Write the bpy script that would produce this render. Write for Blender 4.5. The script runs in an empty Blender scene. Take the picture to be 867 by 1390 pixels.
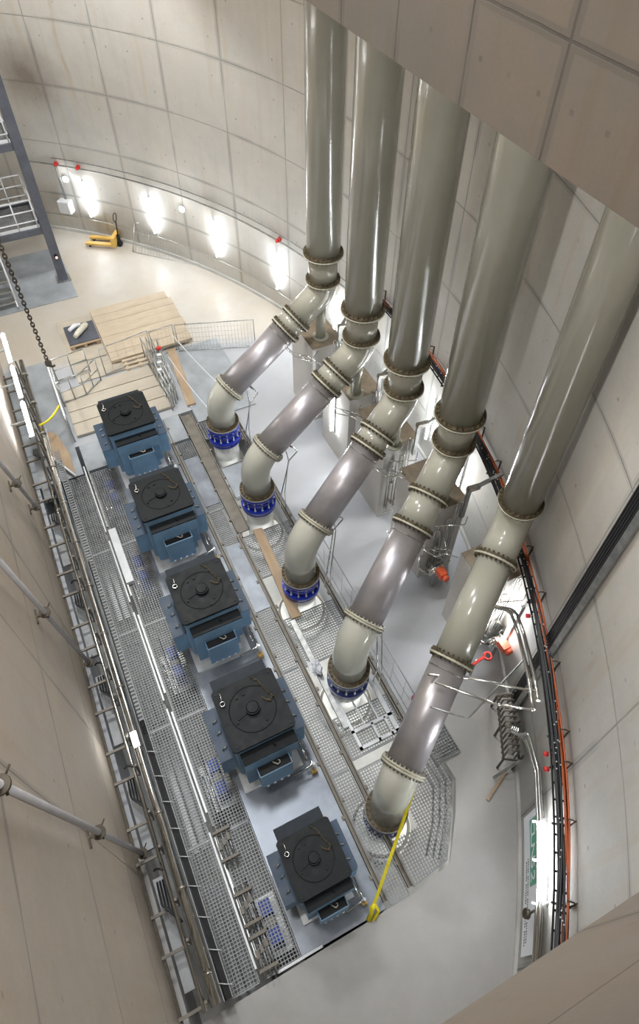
import bpy, math, random
from mathutils import Vector, Matrix
from mathutils.geometry import tessellate_polygon
random.seed(7)
D = bpy.data; SC = bpy.context.scene; COL = SC.collection
PI = math.pi; rad = math.radians

# ------------------------------------------------------------------ camera
F_PX, W_PX, H_PX, PY = 900.0, 867.0, 1390.0, 650.0
PITCH, ROLL, YAW, CAMZ = rad(50.9), rad(0.6), rad(26.4), 14.0
f = Vector((math.sin(YAW)*math.cos(PITCH), math.cos(YAW)*math.cos(PITCH), -math.sin(PITCH)))
r0 = Vector((math.cos(YAW), -math.sin(YAW), 0)); u0 = r0.cross(f)
c_, s_ = math.cos(ROLL), math.sin(ROLL)
rv = c_*r0 + s_*u0; uv = -s_*r0 + c_*u0
cd = D.cameras.new('camera'); cam = D.objects.new('camera', cd); COL.objects.link(cam)
cam.matrix_world = Matrix(((rv.x, uv.x, -f.x, 0), (rv.y, uv.y, -f.y, 0), (rv.z, uv.z, -f.z, CAMZ), (0, 0, 0, 1)))
cd.sensor_fit = 'HORIZONTAL'; cd.sensor_width = 36; cd.lens = 36*F_PX/W_PX
cd.shift_y = (PY - H_PX/2)/W_PX; cd.clip_start = .05; cd.clip_end = 200
SC.camera = cam

# ------------------------------------------------------------------ world, big lights, exposure
wd = D.worlds.new('world'); SC.world = wd; wd.use_nodes = True
bg = wd.node_tree.nodes['Background']; bg.inputs[0].default_value = (.92, .95, 1, 1); bg.inputs[1].default_value = .50
SC.view_settings.view_transform = 'Standard'; SC.view_settings.look = 'None'
SC.view_settings.gamma = 1; SC.view_settings.exposure = 0.45; SC.view_settings.use_curve_mapping = False

def area(name, loc, target, sx, sy, power, col=(1, 1, 1)):
    l = D.lights.new(name, 'AREA'); l.shape = 'RECTANGLE'; l.size = sx; l.size_y = sy; l.energy = power; l.color = col
    o = D.objects.new(name, l); COL.objects.link(o); o.location = loc
    o.rotation_euler = (Vector(target)-Vector(loc)).to_track_quat('-Z', 'Y').to_euler()
    return o
area('shaft_fill_light', (1.2, 15.5, 18.0), (6.0, 19, 5), 2.5, 2.5, 1500, (1, .99, .96))  # these three are unseen fill lights, added to brighten walls and floor
area('shaft_fill_light', (1.0, 7.0, 18.0), (1.8, 9, 0), 2.0, 2.0, 520, (.93, .96, 1))
area('shaft_fill_light', (-1.2, 3.0, 12.5), (7.5, 6, 5), .4, 2.5, 200, (1, .98, .95))

# ------------------------------------------------------------------ node helpers
class N:
    def __init__(s, name):
        s.m = D.materials.new(name); s.m.use_nodes = True; s.t = s.m.node_tree
        s.b = s.t.nodes['Principled BSDF']; s.out = s.t.nodes['Material Output']; s._c = None
    def n(s, typ, **k):
        x = s.t.nodes.new(typ)
        for a, v in k.items(): setattr(x, a, v)
        return x
    def put(s, sock, v):
        if isinstance(v, bpy.types.NodeSocket): s.t.links.new(v, sock)
        elif isinstance(v, (tuple, list)) and len(v) == 3 and sock.type == 'RGBA': sock.default_value = (*v, 1)
        else: sock.default_value = v
    def math(s, op, a, b=0.0, c=0.0):
        x = s.n('ShaderNodeMath', operation=op)
        s.put(x.inputs[0], a); s.put(x.inputs[1], b); s.put(x.inputs[2], c); return x.outputs[0]
    def co(s):
        if s._c is None: s._c = s.n('ShaderNodeTexCoord').outputs['Object']
        return s._c
    def xyz(s):
        x = s.n('ShaderNodeSeparateXYZ'); s.put(x.inputs[0], s.co()); return x.outputs
    def vec(s, a, b, c):
        x = s.n('ShaderNodeCombineXYZ'); s.put(x.inputs[0], a); s.put(x.inputs[1], b); s.put(x.inputs[2], c); return x.outputs[0]
    def noise(s, scale, detail=4, vec=None, rough=.55):
        x = s.n('ShaderNodeTexNoise'); s.put(x.inputs['Vector'], vec if vec is not None else s.co())
        x.inputs['Scale'].default_value = scale; x.inputs['Detail'].default_value = detail; x.inputs['Roughness'].default_value = rough
        return x.outputs['Fac']
    def ramp(s, fac, lo, hi, a=0.0, b=1.0):
        x = s.n('ShaderNodeMapRange'); s.put(x.inputs[0], fac)
        x.inputs[1].default_value = lo; x.inputs[2].default_value = hi; s.put(x.inputs[3], a); s.put(x.inputs[4], b); return x.outputs[0]
    def mix(s, fac, a, b, mode='MIX'):
        x = s.n('ShaderNodeMix', data_type='RGBA', blend_type=mode)
        s.put(x.inputs[0], fac); s.put(x.inputs[6], a); s.put(x.inputs[7], b); return x.outputs[2]
    def line(s, v, period, off, w, soft=.6):
        # 1 on a line every period, 0 elsewhere
        a = s.math('DIVIDE', s.math('SUBTRACT', v, off), period)
        d = s.math('MULTIPLY', s.math('ABSOLUTE', s.math('SUBTRACT', s.math('FRACT', s.math('ADD', a, .5)), .5)), period)
        return s.ramp(d, w*soft, w, 1.0, 0.0)
    def bump(s, h, strength=.3, dist=.02):
        x = s.n('ShaderNodeBump'); x.inputs['Strength'].default_value = strength; x.inputs['Distance'].default_value = dist
        s.put(x.inputs['Height'], h); s.put(s.b.inputs['Normal'], x.outputs[0])
    def col(s, c): s.put(s.b.inputs['Base Color'], c)
    def set(s, rough=None, metal=None, **k):
        if rough is not None: s.put(s.b.inputs['Roughness'], rough)
        if metal is not None: s.put(s.b.inputs['Metallic'], metal)
        for a, v in k.items(): s.put(s.b.inputs[a.replace('_', ' ')], v)

def plain(name, col, rough=.5, metal=0.0, var=.12, scale=6, bump=0.0, coat=0.0):
    k = N(name); nz = k.noise(scale, 5)
    lo = tuple(c*(1-var) for c in col); hi = tuple(min(1, c*(1+var)) for c in col)
    k.col(k.mix(k.ramp(nz, .3, .7), lo, hi)); k.set(rough=k.ramp(nz, .3, .7, rough*.85, min(1, rough*1.15)), metal=metal)
    if coat: k.b.inputs['Coat Weight'].default_value = coat; k.b.inputs['Coat Roughness'].default_value = .12
    if bump: k.bump(k.noise(scale*6, 3), bump, .01)
    return k.m

def concrete(name, base, warm, mode, joints, tone=1.0):
    """joints: list of (axis value fn, period, offset, half width)"""
    k = N(name); X = k.xyz()
    if mode == 'cyl':
        ang = k.math('ARCTAN2', X[1], X[0]); u = k.math('MULTIPLY', ang, 18.665)
    elif mode == 'y': u = X[1]
    else: u = X[0]
    z = X[2]
    uvz = k.vec(u, z, 0.0)
    big = k.noise(.32, 5, uvz, .6); mid = k.noise(1.7, 6, uvz, .65)
    streak = k.noise(1.0, 5, k.vec(k.math('MULTIPLY', u, 3.2), k.math('MULTIPLY', z, .22), 3.0), .6)
    fine = k.noise(22, 4, uvz, .7)
    c = k.mix(k.ramp(big, .35, .65), base, warm)
    c = k.mix(k.ramp(mid, .3, .75, 0, .5), c, tuple(v*.72 for v in base))
    c = k.mix(k.ramp(streak, .52, .75, 0, .5), c, tuple(v*w for v, w in zip(warm, (.80, .70, .55))))
    c = k.mix(k.ramp(fine, .35, .7, 0, .22), c, tuple(v*.6 for v in base))
    # panel to panel tone
    (pu, ou, wu), (pz, oz, wz) = joints
    cell = k.n('ShaderNodeTexWhiteNoise', noise_dimensions='2D')
    k.put(cell.inputs[0], k.vec(k.math('FLOOR', k.math('DIVIDE', k.math('SUBTRACT', u, ou), pu)), k.math('FLOOR', k.math('DIVIDE', k.math('SUBTRACT', z, oz), pz)), 0.0))
    c = k.mix(k.ramp(cell.outputs[0], 0, 1, 0, .3), c, tuple(v*.80 for v in warm))
    wob = k.math('MULTIPLY', k.math('SUBTRACT', k.noise(4, 3, uvz), .5), .02)
    ju = k.line(k.math('ADD', u, wob), pu, ou, wu); jz = k.line(k.math('ADD', z, wob), pz, oz, wz)
    j = k.math('MAXIMUM', ju, jz)
    # wide filled bands beside joints
    bu = k.line(k.math('ADD', u, wob), pu, ou, wu*4.5, .8); bz = k.line(k.math('ADD', z, wob), pz, oz, wz*4, .8)
    bands = k.math('MULTIPLY', k.math('MAXIMUM', bu, bz), k.ramp(k.noise(.45, 2, uvz), .42, .56, 0, .45))
    c = k.mix(bands, c, tuple(v*.55 for v in base))
    c = k.mix(k.math('MULTIPLY', j, k.ramp(mid, .3, .7, .72, .25)), c, tuple(v*.22 for v in base))
    # tie holes
    hu = k.line(u, pu/3, ou+pu/6, .03, .7); hz = k.line(z, pz/2, oz+pz/4, .03, .7)
    c = k.mix(k.math('MULTIPLY', k.math('MULTIPLY', hu, hz), k.ramp(k.noise(.9, 1, uvz), .45, .6, 0, .6)), c, tuple(v*.35 for v in base))
    vo = k.n('ShaderNodeTexVoronoi'); k.put(vo.inputs['Vector'], uvz); vo.inputs['Scale'].default_value = 2.3
    c = k.mix(k.ramp(vo.outputs['Distance'], .02, .05, .6, 0), c, tuple(v*.3 for v in base))
    if mode == 'cyl':
        # brown damp smudge high at far left, ochre run-off streaks
        du = k.math('DIVIDE', k.math('SUBTRACT', u, 18.665*rad(48.6)), 1.6); dz = k.math('DIVIDE', k.math('SUBTRACT', z, 5.5), 1.3)
        dd = k.math('ADD', k.math('SQRT', k.math('ADD', k.math('MULTIPLY', du, du), k.math('MULTIPLY', dz, dz))), k.math('MULTIPLY', mid, .9))
        c = k.mix(k.ramp(dd, .5, 1.45, .85, 0), c, (.27, .22, .18))
        st = k.line(k.math('ADD', u, k.math('MULTIPLY', k.noise(.5, 3, uvz), .5)), 6.1, 2.2, .1, .2)
        c = k.mix(k.math('MULTIPLY', st, k.ramp(k.noise(.8, 4, k.vec(u, k.math('MULTIPLY', z, .6), 5.0)), .48, .65, 0, .5)), c, (.50, .38, .22))
    k.col(c); k.set(rough=.85)
    k.bump(k.math('SUBTRACT', k.math('MULTIPLY', fine, .15), j), .35, .02)
    return k.m

M = {}
M['wall_arc'] = concrete('shaft_concrete', (.80, .80, .775), (.81, .77, .70), 'cyl', ((18.665*rad(7.4), 18.665*rad(2.4), .02), (1.9, 1.48, .018)))
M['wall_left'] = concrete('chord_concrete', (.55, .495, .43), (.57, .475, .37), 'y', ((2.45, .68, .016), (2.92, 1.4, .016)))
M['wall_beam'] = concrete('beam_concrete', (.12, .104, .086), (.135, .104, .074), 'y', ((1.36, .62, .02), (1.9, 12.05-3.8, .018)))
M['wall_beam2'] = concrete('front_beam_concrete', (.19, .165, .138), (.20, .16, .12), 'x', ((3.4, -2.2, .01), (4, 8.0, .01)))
M['block'] = concrete('plinth_concrete', (.62, .61, .59), (.60, .57, .52), 'y', ((9, -4, .005), (9, -4, .005)))
M['block_top'] = plain('plinth_top_dusty', (.27, .22, .16), .9, 0, .3, 4)

def floor_mat():
    k = N('floor_concrete'); X = k.xyz()
    big = k.noise(.35, 5, rough=.6); mid = k.noise(2.0, 6, rough=.65); fine = k.noise(20, 3)
    beige = k.mix(k.ramp(big, .35, .65), (.53, .505, .46), (.49, .44, .37))
    grey = k.mix(k.ramp(big, .35, .65), (.41, .43, .465), (.47, .485, .51))
    edge = k.math('ADD', k.math('ADD', X[1], k.math('MULTIPLY', X[0], .25)), k.math('MULTIPLY', big, 1.0))
    isb = k.ramp(edge, 18.1, 18.6)
    isw = k.ramp(k.math('ADD', X[1], k.math('MULTIPLY', mid, .6)), 4.6, 3.6)
    c = k.mix(isb, grey, beige); c = k.mix(isw, c, k.mix(k.ramp(mid, .3, .7), (.42, .41, .395), (.37, .36, .345)))
    c = k.mix(k.ramp(mid, .5, .8, 0, .35), c, (.40, .39, .37))
    c = k.mix(k.ramp(fine, .62, .8, 0, .3), c, (.28, .27, .25))
    k.col(c); k.set(rough=k.ramp(mid, .3, .7, .28, .6)); k.bump(mid, .08, .01)
    return k.m
M['floor'] = floor_mat()
M['plate'] = plain('grey_floor_plate', (.36, .39, .42), .42, .25, .2, 1.5)
M['deck'] = plain('pale_motor_deck', (.26, .285, .325), .35, .35, .28, 1.8)
M['pit'] = plain('pit_concrete', (.50, .50, .48), .7, 0, .2, 1.2)
M['galv'] = plain('galvanized_steel', (.42, .43, .42), .38, .85, .25, 9)
M['grate'] = plain('grating_steel', (.27, .28, .285), .5, .4, .3, 3)
M['channel'] = plain('weathered_channel', (.22, .20, .17), .6, .4, .3, 4)
M['chrome'] = plain('polished_steel', (.66, .65, .62), .18, 1, .1, 5)
M['white_metal'] = plain('white_painted_metal', (.72, .74, .76), .35, .1, .08, 5)
M['dark_metal'] = plain('dark_brown_metal', (.09, .075, .055), .6, .5, .4, 15)
M['pipe'] = plain('pebble_grey_paint', (.40, .392, .325), .22, 0, .05, 1.2, 0, .5)
M['pipe_low'] = plain('cream_grey_paint', (.52, .52, .45), .2, 0, .08, 1.5, 0, .5)
M['flange'] = plain('flange_cream_edge', (.50, .48, .38), .4, 0, .2, 8)
M['bolt'] = plain('flange_dark_bolts', (.10, .078, .045), .5, .3, .6, 14)
M['bolt_s'] = plain('steel_bolts', (.38, .36, .32), .35, .8, .4, 12)
def silver():
    k = N('brushed_steel_cladding'); X = k.xyz()
    a = k.noise(.9, 4, rough=.5); b = k.noise(3, 5)
    c = k.mix(k.ramp(a, .38, .62), (.40, .37, .36), (.48, .46, .49)); c = k.mix(k.ramp(b, .5, .8, 0, .3), c, (.22, .20, .20))
    k.col(c); k.set(rough=k.ramp(a, .3, .7, .3, .44), metal=.55); return k.m
M['silver'] = silver()
M['blue_valve'] = plain('bright_blue_coating', (.012, .035, .42), .3, 0, .3, 8, 0, .4)
M['navy_valve'] = plain('navy_coating', (.03, .045, .17), .35, 0, .3, 8, 0, .3)
M['white_pipe'] = plain('white_pipe_coating', (.74, .75, .72), .35, 0, .06, 4)
M['motor_blue'] = plain('motor_blue_paint', (.19, .34, .51), .4, 0, .12, 2.5)
M['motor_dark'] = plain('motor_slate_paint', (.026, .034, .044), .55, 0, .12, 5)
M['motor_top'] = plain('motor_black_plate', (.013, .0155, .0175), .55, 0, .2, 6)
M['black'] = plain('black_rubber', (.012, .012, .013), .5, 0, .2, 6)
M['cable'] = plain('black_cable', (.02, .021, .024), .35, 0, .3, 20)
M['orange'] = plain('orange_cable', (.45, .10, .025), .45, 0, .25, 8)
M['red'] = plain('red_paint', (.62, .03, .025), .4, 0, .15, 8)
M['orange_red'] = plain('orange_red_paint', (.80, .13, .05), .4, 0, .15, 8)
M['yellow'] = plain('yellow_strap', (.78, .66, .02), .6, 0, .12, 10)
M['jack_yellow'] = plain('yellow_ochre_paint', (.60, .38, .09), .45, 0, .1, 6)
M['pink'] = plain('magenta_cloth', (.42, .05, .16), .8, 0, .3, 12)
M['blue_bright'] = plain('cobalt_blue_plastic', (.03, .12, .72), .4, 0, .15, 8)
M['beam_steel'] = plain('slate_blue_steel', (.10, .11, .135), .45, .3, .2, 3)
M['cloth'] = plain('pale_wrap', (.60, .58, .48), .6, 0, .25, 9)
M['green'] = plain('banner_green', (.10, .36, .24), .6, 0, .1, 5)
M['paper'] = plain('banner_white', (.74, .76, .80), .6, 0, .04, 5)
for q in ('motor_top', 'motor_dark', 'black'): M[q].node_tree.nodes['Principled BSDF'].inputs['Specular IOR Level'].default_value = .22
M['motor_blue'].node_tree.nodes['Principled BSDF'].inputs['Specular IOR Level'].default_value = .35
def wood(name, a, b, axis):
    k = N(name); X = k.xyz()
    v = k.vec(k.math('MULTIPLY', X[0], 1.0 if axis == 'y' else .12), k.math('MULTIPLY', X[1], .12 if axis == 'y' else 1.0), X[2])
    g = k.noise(14, 5, v, .65); l = k.noise(1.2, 3)
    k.col(k.mix(k.ramp(l, .35, .7, 0, .6), k.mix(k.ramp(g, .3, .7), a, b), tuple(x*.8 for x in b))); k.set(rough=.75); k.bump(g, .15, .01); return k.m
M['wood_x'] = wood('sawn_timber', (.60, .51, .39), (.50, .41, .30), 'x')
M['wood_y'] = wood('scaffold_board', (.50, .37, .24), (.38, .27, .17), 'y')
M['ply'] = wood('pale_plywood', (.55, .50, .41), (.47, .42, .34), 'x')
def emis(name, col, st):
    k = N(name); k.col(col); k.b.inputs['Emission Color'].default_value = (*col, 1); k.b.inputs['Emission Strength'].default_value = st; return k.m
M['tube'] = emis('lit_tube', (.93, .97, 1), 45)
M['drain'] = plain('pale_grey_pipe_paint', (.42, .41, .42), .5, 0, .08, 4)
M['grey_duct'] = plain('dull_grey_sheet', (.33, .34, .35), .55, .3, .3, 3)
M['led'] = emis('red_beacon', (1, .25, .15), 6)

# ------------------------------------------------------------------ mesh helpers
class MB:
    def __init__(s): s.v = []; s.f = []; s.sm = []
    def add(s, vs, fs, smooth=False, T=None):
        o = len(s.v)
        s.v += [(T @ Vector(v)) if T is not None else Vector(v) for v in vs]
        s.f += [tuple(i+o for i in q) for q in fs]; s.sm += [smooth]*len(fs); return s
    def box(s, x0, x1, y0, y1, z0, z1, T=None):
        return s.add([(x0,y0,z0),(x1,y0,z0),(x1,y1,z0),(x0,y1,z0),(x0,y0,z1),(x1,y0,z1),(x1,y1,z1),(x0,y1,z1)],
                     [(3,2,1,0),(4,5,6,7),(0,1,5,4),(1,2,6,5),(2,3,7,6),(3,0,4,7)], False, T)
    def bar(s, a, b, w, h):
        a = Vector(a); b = Vector(b); d = b-a; L = d.length; d.normalize()
        up = Vector((0, 0, 1)) if abs(d.z) < .95 else Vector((0, 1, 0))
        sx = d.cross(up).normalized(); sz = sx.cross(d)
        T = Matrix(((d.x, sx.x, sz.x, a.x), (d.y, sx.y, sz.y, a.y), (d.z, sx.z, sz.z, a.z), (0, 0, 0, 1)))
        return s.box(0, L, -w/2, w/2, -h/2, h/2, T)
    def prism(s, poly, z0, z1, T=None):
        n = len(poly); vs = [(x, y, z0) for x, y in poly]+[(x, y, z1) for x, y in poly]
        fs = [tuple(range(n-1, -1, -1)), tuple(range(n, 2*n))]+[(i, (i+1) % n, (i+1) % n+n, i+n) for i in range(n)]
        return s.add(vs, fs, False, T)
    def tube(s, pts, r, n=10, caps=True, closed=False):
        pts = [Vector(p) for p in pts]; m = len(pts); rs = r if isinstance(r, (list, tuple)) else [r]*m
        t0 = (pts[1]-pts[0]).normalized(); a = t0.orthogonal().normalized(); vs = []; pt = t0
        for i, p in enumerate(pts):
            if closed: t = (pts[(i+1) % m]-pts[i-1])
            else: t = pts[min(i+1, m-1)]-pts[max(i-1, 0)]
            t.normalize(); a = (pt.rotation_difference(t) @ a); a = (a-t*a.dot(t)).normalized(); pt = t; b = t.cross(a)
            for j in range(n):
                g = 2*PI*j/n; vs.append(p+rs[i]*(math.cos(g)*a+math.sin(g)*b))
        fs = []
        for i in range(m if closed else m-1):
            i2 = (i+1) % m
            for j in range(n): fs.append((i*n+j, i*n+(j+1) % n, i2*n+(j+1) % n, i2*n+j))
        s.add(vs, fs, True)
        if caps and not closed:
            o = len(s.v)-len(vs)
            s.f += [tuple(o+j for j in range(n-1, -1, -1)), tuple(o+(m-1)*n+j for j in range(n))]; s.sm += [False, False]
        return s
    def cyl(s, a, b, r, n=16, r2=None): return s.tube([a, b], [r, r2 if r2 is not None else r], n)
    def build(s, name, mat, parent=None, world=False):
        me = D.meshes.new(name); off = parent.matrix_world.translation.copy() if (parent and not world) else Vector((0, 0, 0))
        me.from_pydata([v-off for v in s.v], [], s.f); me.polygons.foreach_set('use_smooth', s.sm)
        me.materials.append(M[mat] if isinstance(mat, str) else mat); me.update()
        o = D.objects.new(name, me); COL.objects.link(o)
        if parent: o.parent = parent
        return o
def thing(name, label, cat, loc=(0, 0, 0), group=None):
    o = D.objects.new(name, None); o.empty_display_size = .1; COL.objects.link(o); o.location = loc
    o.matrix_world = Matrix.Translation(Vector(loc))
    o['label'] = label; o['category'] = cat
    if group: o['group'] = group
    return o
def tag(o, label, cat, group=None):
    o['label'] = label; o['category'] = cat
    if group: o['group'] = group
    return o
def struct(name, mb, mat, origin=None):
    if origin is not None: mb.v = [v-Vector(origin) for v in mb.v]
    o = mb.build(name, mat); o['kind'] = 'structure'
    if origin is not None: o.location = origin
    return o
def single(name, mb, mat, label, cat, group=None):
    # one-mesh thing with its origin at the base centre
    xs = [v.x for v in mb.v]; ys = [v.y for v in mb.v]; zs = [v.z for v in mb.v]
    c = Vector(((min(xs)+max(xs))/2, (min(ys)+max(ys))/2, min(zs))); mb.v = [v-c for v in mb.v]
    o = mb.build(name, mat); o.location = c; return tag(o, label, cat, group)
def dup(root, loc, label, scale=None):
    r = root.copy(); COL.objects.link(r); r.location = loc; r['label'] = label
    if scale: r.scale = (scale,)*3
    for ch in list(root.children):
        c = ch.copy(); COL.objects.link(c); c.parent = r
        for g in ch.children:
            d = g.copy(); COL.objects.link(d); d.parent = c
    return r
def bend(p0, p1, p2, R, n=10):
    p0, p1, p2 = Vector(p0), Vector(p1), Vector(p2); a = (p0-p1).normalized(); b = (p2-p1).normalized()
    th = PI-a.angle(b); t = R*math.tan(th/2); t = min(t, (p0-p1).length*.98, (p2-p1).length*.98); R = t/math.tan(th/2)
    cen = p1+(a+b).normalized()*(R/math.cos(th/2)); s0 = p1+a*t-cen; s1 = p1+b*t-cen; out = []
    ax = s0.cross(s1).normalized(); tot = s0.angle(s1)
    for i in range(n+1): out.append(cen+Matrix.Rotation(tot*i/n, 3, ax) @ s0)
    return out
def route(pts, R, n=5):
    out = [Vector(pts[0])]
    for i in range(1, len(pts)-1): out += bend(pts[i-1], pts[i], pts[i+1], R, n)
    out.append(Vector(pts[-1])); return out
CX, CY, RW = -10.516, 11.553, 18.665
def pol(deg, r=RW, z=0.0): return Vector((CX+r*math.cos(rad(deg)), CY+r*math.sin(rad(deg)), z))
def arc(d0, d1, r, z, n=40, z1=None): return [pol(d0+(d1-d0)*i/n, r, z+((z1-z)*i/n if z1 is not None else 0)) for i in range(n+1)]

# ------------------------------------------------------------------ structure
XL = -1.95; A0 = 62.7
PIT = [(-1.85, .72), (2.36, .78), (3.22, .90), (3.80, 1.58), (4.14, 2.10), (4.12, 2.88), (3.9, 3.15), (3.9, 14.2), (-1.85, 14.2)]
outer = [tuple(pol(-A0+2*A0*i/72, RW+.2)[:2]) for i in range(73)] + [(XL-.3, CY+16.8), (XL-.3, CY-16.8)]
loops = [[Vector((x, y, 0)) for x, y in outer], [Vector((x, y, 0)) for x, y in reversed(PIT)]]
tris = tessellate_polygon(loops); allv = [v for l in loops for v in l]
def up(tri):
    a, b, c = (allv[i] for i in tri); return tri if (b-a).cross(c-a).z > 0 else tri[::-1]
fl = MB().add(allv, [up(t) for t in tris]); n0 = len(allv)
fl.add([(v.x, v.y, -.3) for v in allv], [up(t)[::-1] for t in tris])
no = len(outer)
fl.add([(x, y, 0) for x, y in PIT]+[(x, y, -1.5) for x, y in PIT], [(i, (i+1) % 9, (i+1) % 9+9, i+9) for i in range(9)])
struct('floor', fl, 'floor')
struct('floor_pit', MB().box(-2.1, 4.4, .4, 14.5, -1.7, -1.5), 'pit')
w = MB(); n = 120; vs = []
for i in range(n+1):
    a = -A0-2+(2*A0+4)*i/n
    for rr, z in ((RW, -.3), (RW, 22), (RW+.5, 22), (RW+.5, -.3)): vs.append(pol(a, rr, z))
fs = []
for i in range(n):
    for j in range(4): fs.append((i*4+j, i*4+(j+1) % 4, (i+1)*4+(j+1) % 4, (i+1)*4+j))
w.add(vs, fs, True); ww = struct('wall_back', w, 'wall_arc', (CX, CY, 0))
for p in ww.data.polygons: p.use_smooth = abs(p.normal.z) < .5
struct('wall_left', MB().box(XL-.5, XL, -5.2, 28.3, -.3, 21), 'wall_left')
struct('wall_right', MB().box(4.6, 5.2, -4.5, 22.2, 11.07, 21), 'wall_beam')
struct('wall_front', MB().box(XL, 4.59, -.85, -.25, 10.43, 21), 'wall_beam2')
sk = MB(); pts = arc(-58, 58, RW-.03, .06, 100)
for a, b in zip(pts[:-1], pts[1:]): sk.bar(a, b, .06, .12)
struct('baseboard_back', sk, 'pit')

# motor deck, pit dividers, plates
struct('floor_motor_deck', MB().box(.17, 1.80, .80, 14.15, -.18, .012).box(.2, .5, .8, 14.15, -1.5, -.18).box(1.5, 1.78, .8, 14.15, -1.5, -.18), 'deck')
struct('floor_walkway', MB().box(-1.94, -.66, 13.1, 18.2, .004, .03), 'plate')
struct('floor_timber_slab', MB().box(-.55, 2.36, 13.15, 14.18, -.1, .02), 'plate')
ch = [('x 1.83', (1.83, .82), (1.83, 14.15), .07), ]
def channel(x, y0, y1, wd, label, mat='channel', z=.03):
    m = MB()
    m.box(x-wd/2, x+wd/2, y0, y1, z-.10, z-.06)
    m.box(x-wd/2, x-wd/2+.025, y0, y1, z-.06, z+.03).box(x+wd/2-.025, x+wd/2, y0, y1, z-.06, z+.03)
    y = y0+.4
    while y < y1: m.box(x-wd/2-.05, x-wd/2, y, y+.07, z-.05, z+.02); m.box(x+wd/2, x+wd/2+.05, y+.3, y+.37, z-.05, z+.02); y += 1.1
    return single('steel_channel', m, mat, label, 'channel')
channel(1.86, .9, 14.1, .09, 'long narrow steel floor channel running along the right edge of the motor deck')
channel(2.38, .9, 9.4, .10, 'dark steel floor channel between the motors and the nearer three pipe valves')
channel(2.56, 9.5, 14.1, .34, 'broad brownish steel floor channel left of the two farthest blue valves')
channel(3.78, 3.2, 14.1, .08, 'steel edge channel along the pit right of the valves')

# gratings
def grating(x0, x1, y0, y1, label, holes=(), poly=None, pitch=.058, z=0.0, grp='floor grating panels'):
    m = MB(); t = .013; h = .03
    def cut(segs, c, axis):
        for (hx0, hx1, hy0, hy1) in holes:
            lo, hi, a, b = (hy0, hy1, hx0, hx1) if axis == 'x' else (hx0, hx1, hy0, hy1)
            if lo < c < hi:
                o = []
                for p, q in segs:
                    if p < a: o.append((p, min(q, a)))
                    if q > b: o.append((max(p, b), q))
                segs = [s for s in o if s[1]-s[0] > .01]
        return segs
    def span(c, axis):
        if not poly: return [(x0, x1)] if axis == 'x' else [(y0, y1)]
        xs = []
        for (ax, ay), (bx, by) in zip(poly, poly[1:]+poly[:1]):
            p, q, u, v = (ay, by, ax, bx) if axis == 'x' else (ax, bx, ay, by)
            if (p-c)*(q-c) < 0: xs.append(u+(v-u)*(c-p)/(q-p))
        return [(min(xs), max(xs))] if len(xs) >= 2 else []
    y = y0+pitch/2
    while y < y1:
        for a, b in cut(span(y, 'x'), y, 'x'): m.box(a, b, y-t/2, y+t/2, z-h, z)
        y += pitch
    x = x0+pitch/2
    while x < x1:
        for a, b in cut(span(x, 'y'), x, 'y'): m.box(x-t/2, x+t/2, a, b, z-h+.004, z-.002)
        x += pitch
    if poly:
        for (ax, ay), (bx, by) in zip(poly, poly[1:]+poly[:1]): m.bar((ax, ay, z-h/2), (bx, by, z-h/2), .02, h+.01)
    else:
        for a, b in (((x0, y0), (x1, y0)), ((x1, y0), (x1, y1)), ((x1, y1), (x0, y1)), ((x0, y1), (x0, y0))): m.bar((*a, z-h/2), (*b, z-h/2), .02, h+.012)
    return single('floor_grating', m, 'grate', label, 'grating', grp)
names = ['nearest', 'second', 'third', 'fourth', 'farthest']
cuts = [.8, 3.2, 5.6, 8.0, 10.4, 13.05]
for i in range(5):
    a, b = cuts[i]+.01, cuts[i+1]-.01
    grating(-.5, .15, a, b, f'galvanized grating panel directly left of the motor deck, {names[i]} of its row')
    grating(-1.2, -.62, a, b, f'galvanized walkway grating beside the left pipe rack, {names[i]} of its row')
    grating(1.92, 2.3 if i != 4 else 2.36, a, b, f'narrow galvanized grating between motors and valves, {names[i]} of its row')
VX = [(3.18, 12.31), (3.17, 9.89), (3.16, 7.29), (3.08, 4.75), (2.55, 2.15)]
def hole(i, r=.52): x, y = VX[i]; return (x-r, x+r, y-r, y+r)
grating(2.78, 3.72, 12.9, 14.1, 'grating panel beyond the farthest blue valve beside the scaffold board')
grating(2.78, 3.72, 10.5, 11.7, 'grating panel between the two farthest blue valves')
grating(2.46, 3.72, 8.0, 9.3, 'grating panel between the second and third blue valves, under the timber plank')
grating(2.46, 3.72, 5.5, 6.75, 'grating panel between the third and fourth valves below the plank end')
grating(2.46, 3.72, 3.3, 4.2, 'grating panel under the white hatch frame')
PO = [(2.44, .87), (3.2, .97), (3.74, 1.63), (4.06, 2.12), (4.04, 2.82), (3.84, 3.08), (2.44, 3.08)]
grating(2.44, 4.06, .87, 3.08, 'many sided grating panel round the nearest riser valve', holes=[hole(4, .46)], poly=PO)
def plate(x0, x1, y0, y1, label, mat='plate', z=.02):
    return single('floor_plate', MB().box(x0, x1, y0, y1, z-.02, z), mat, label, 'plate')
plate(2.78, 3.74, 10.55, 11.65, 'smooth grey sheet lying on grating between the two farthest valves', z=.022)
plate(2.8, 4.6, 13.6, 17.0, 'grey mat on the floor right of the timber boards', z=.035)
plate(1.95, 2.34, 10.6, 12.4, 'dusty pale sheet laid on grating beside the two farthest motors', 'deck')
plate(1.95, 2.34, 7.2, 9.2, 'dusty pale sheet laid on grating beside the middle motor', 'deck')
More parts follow.
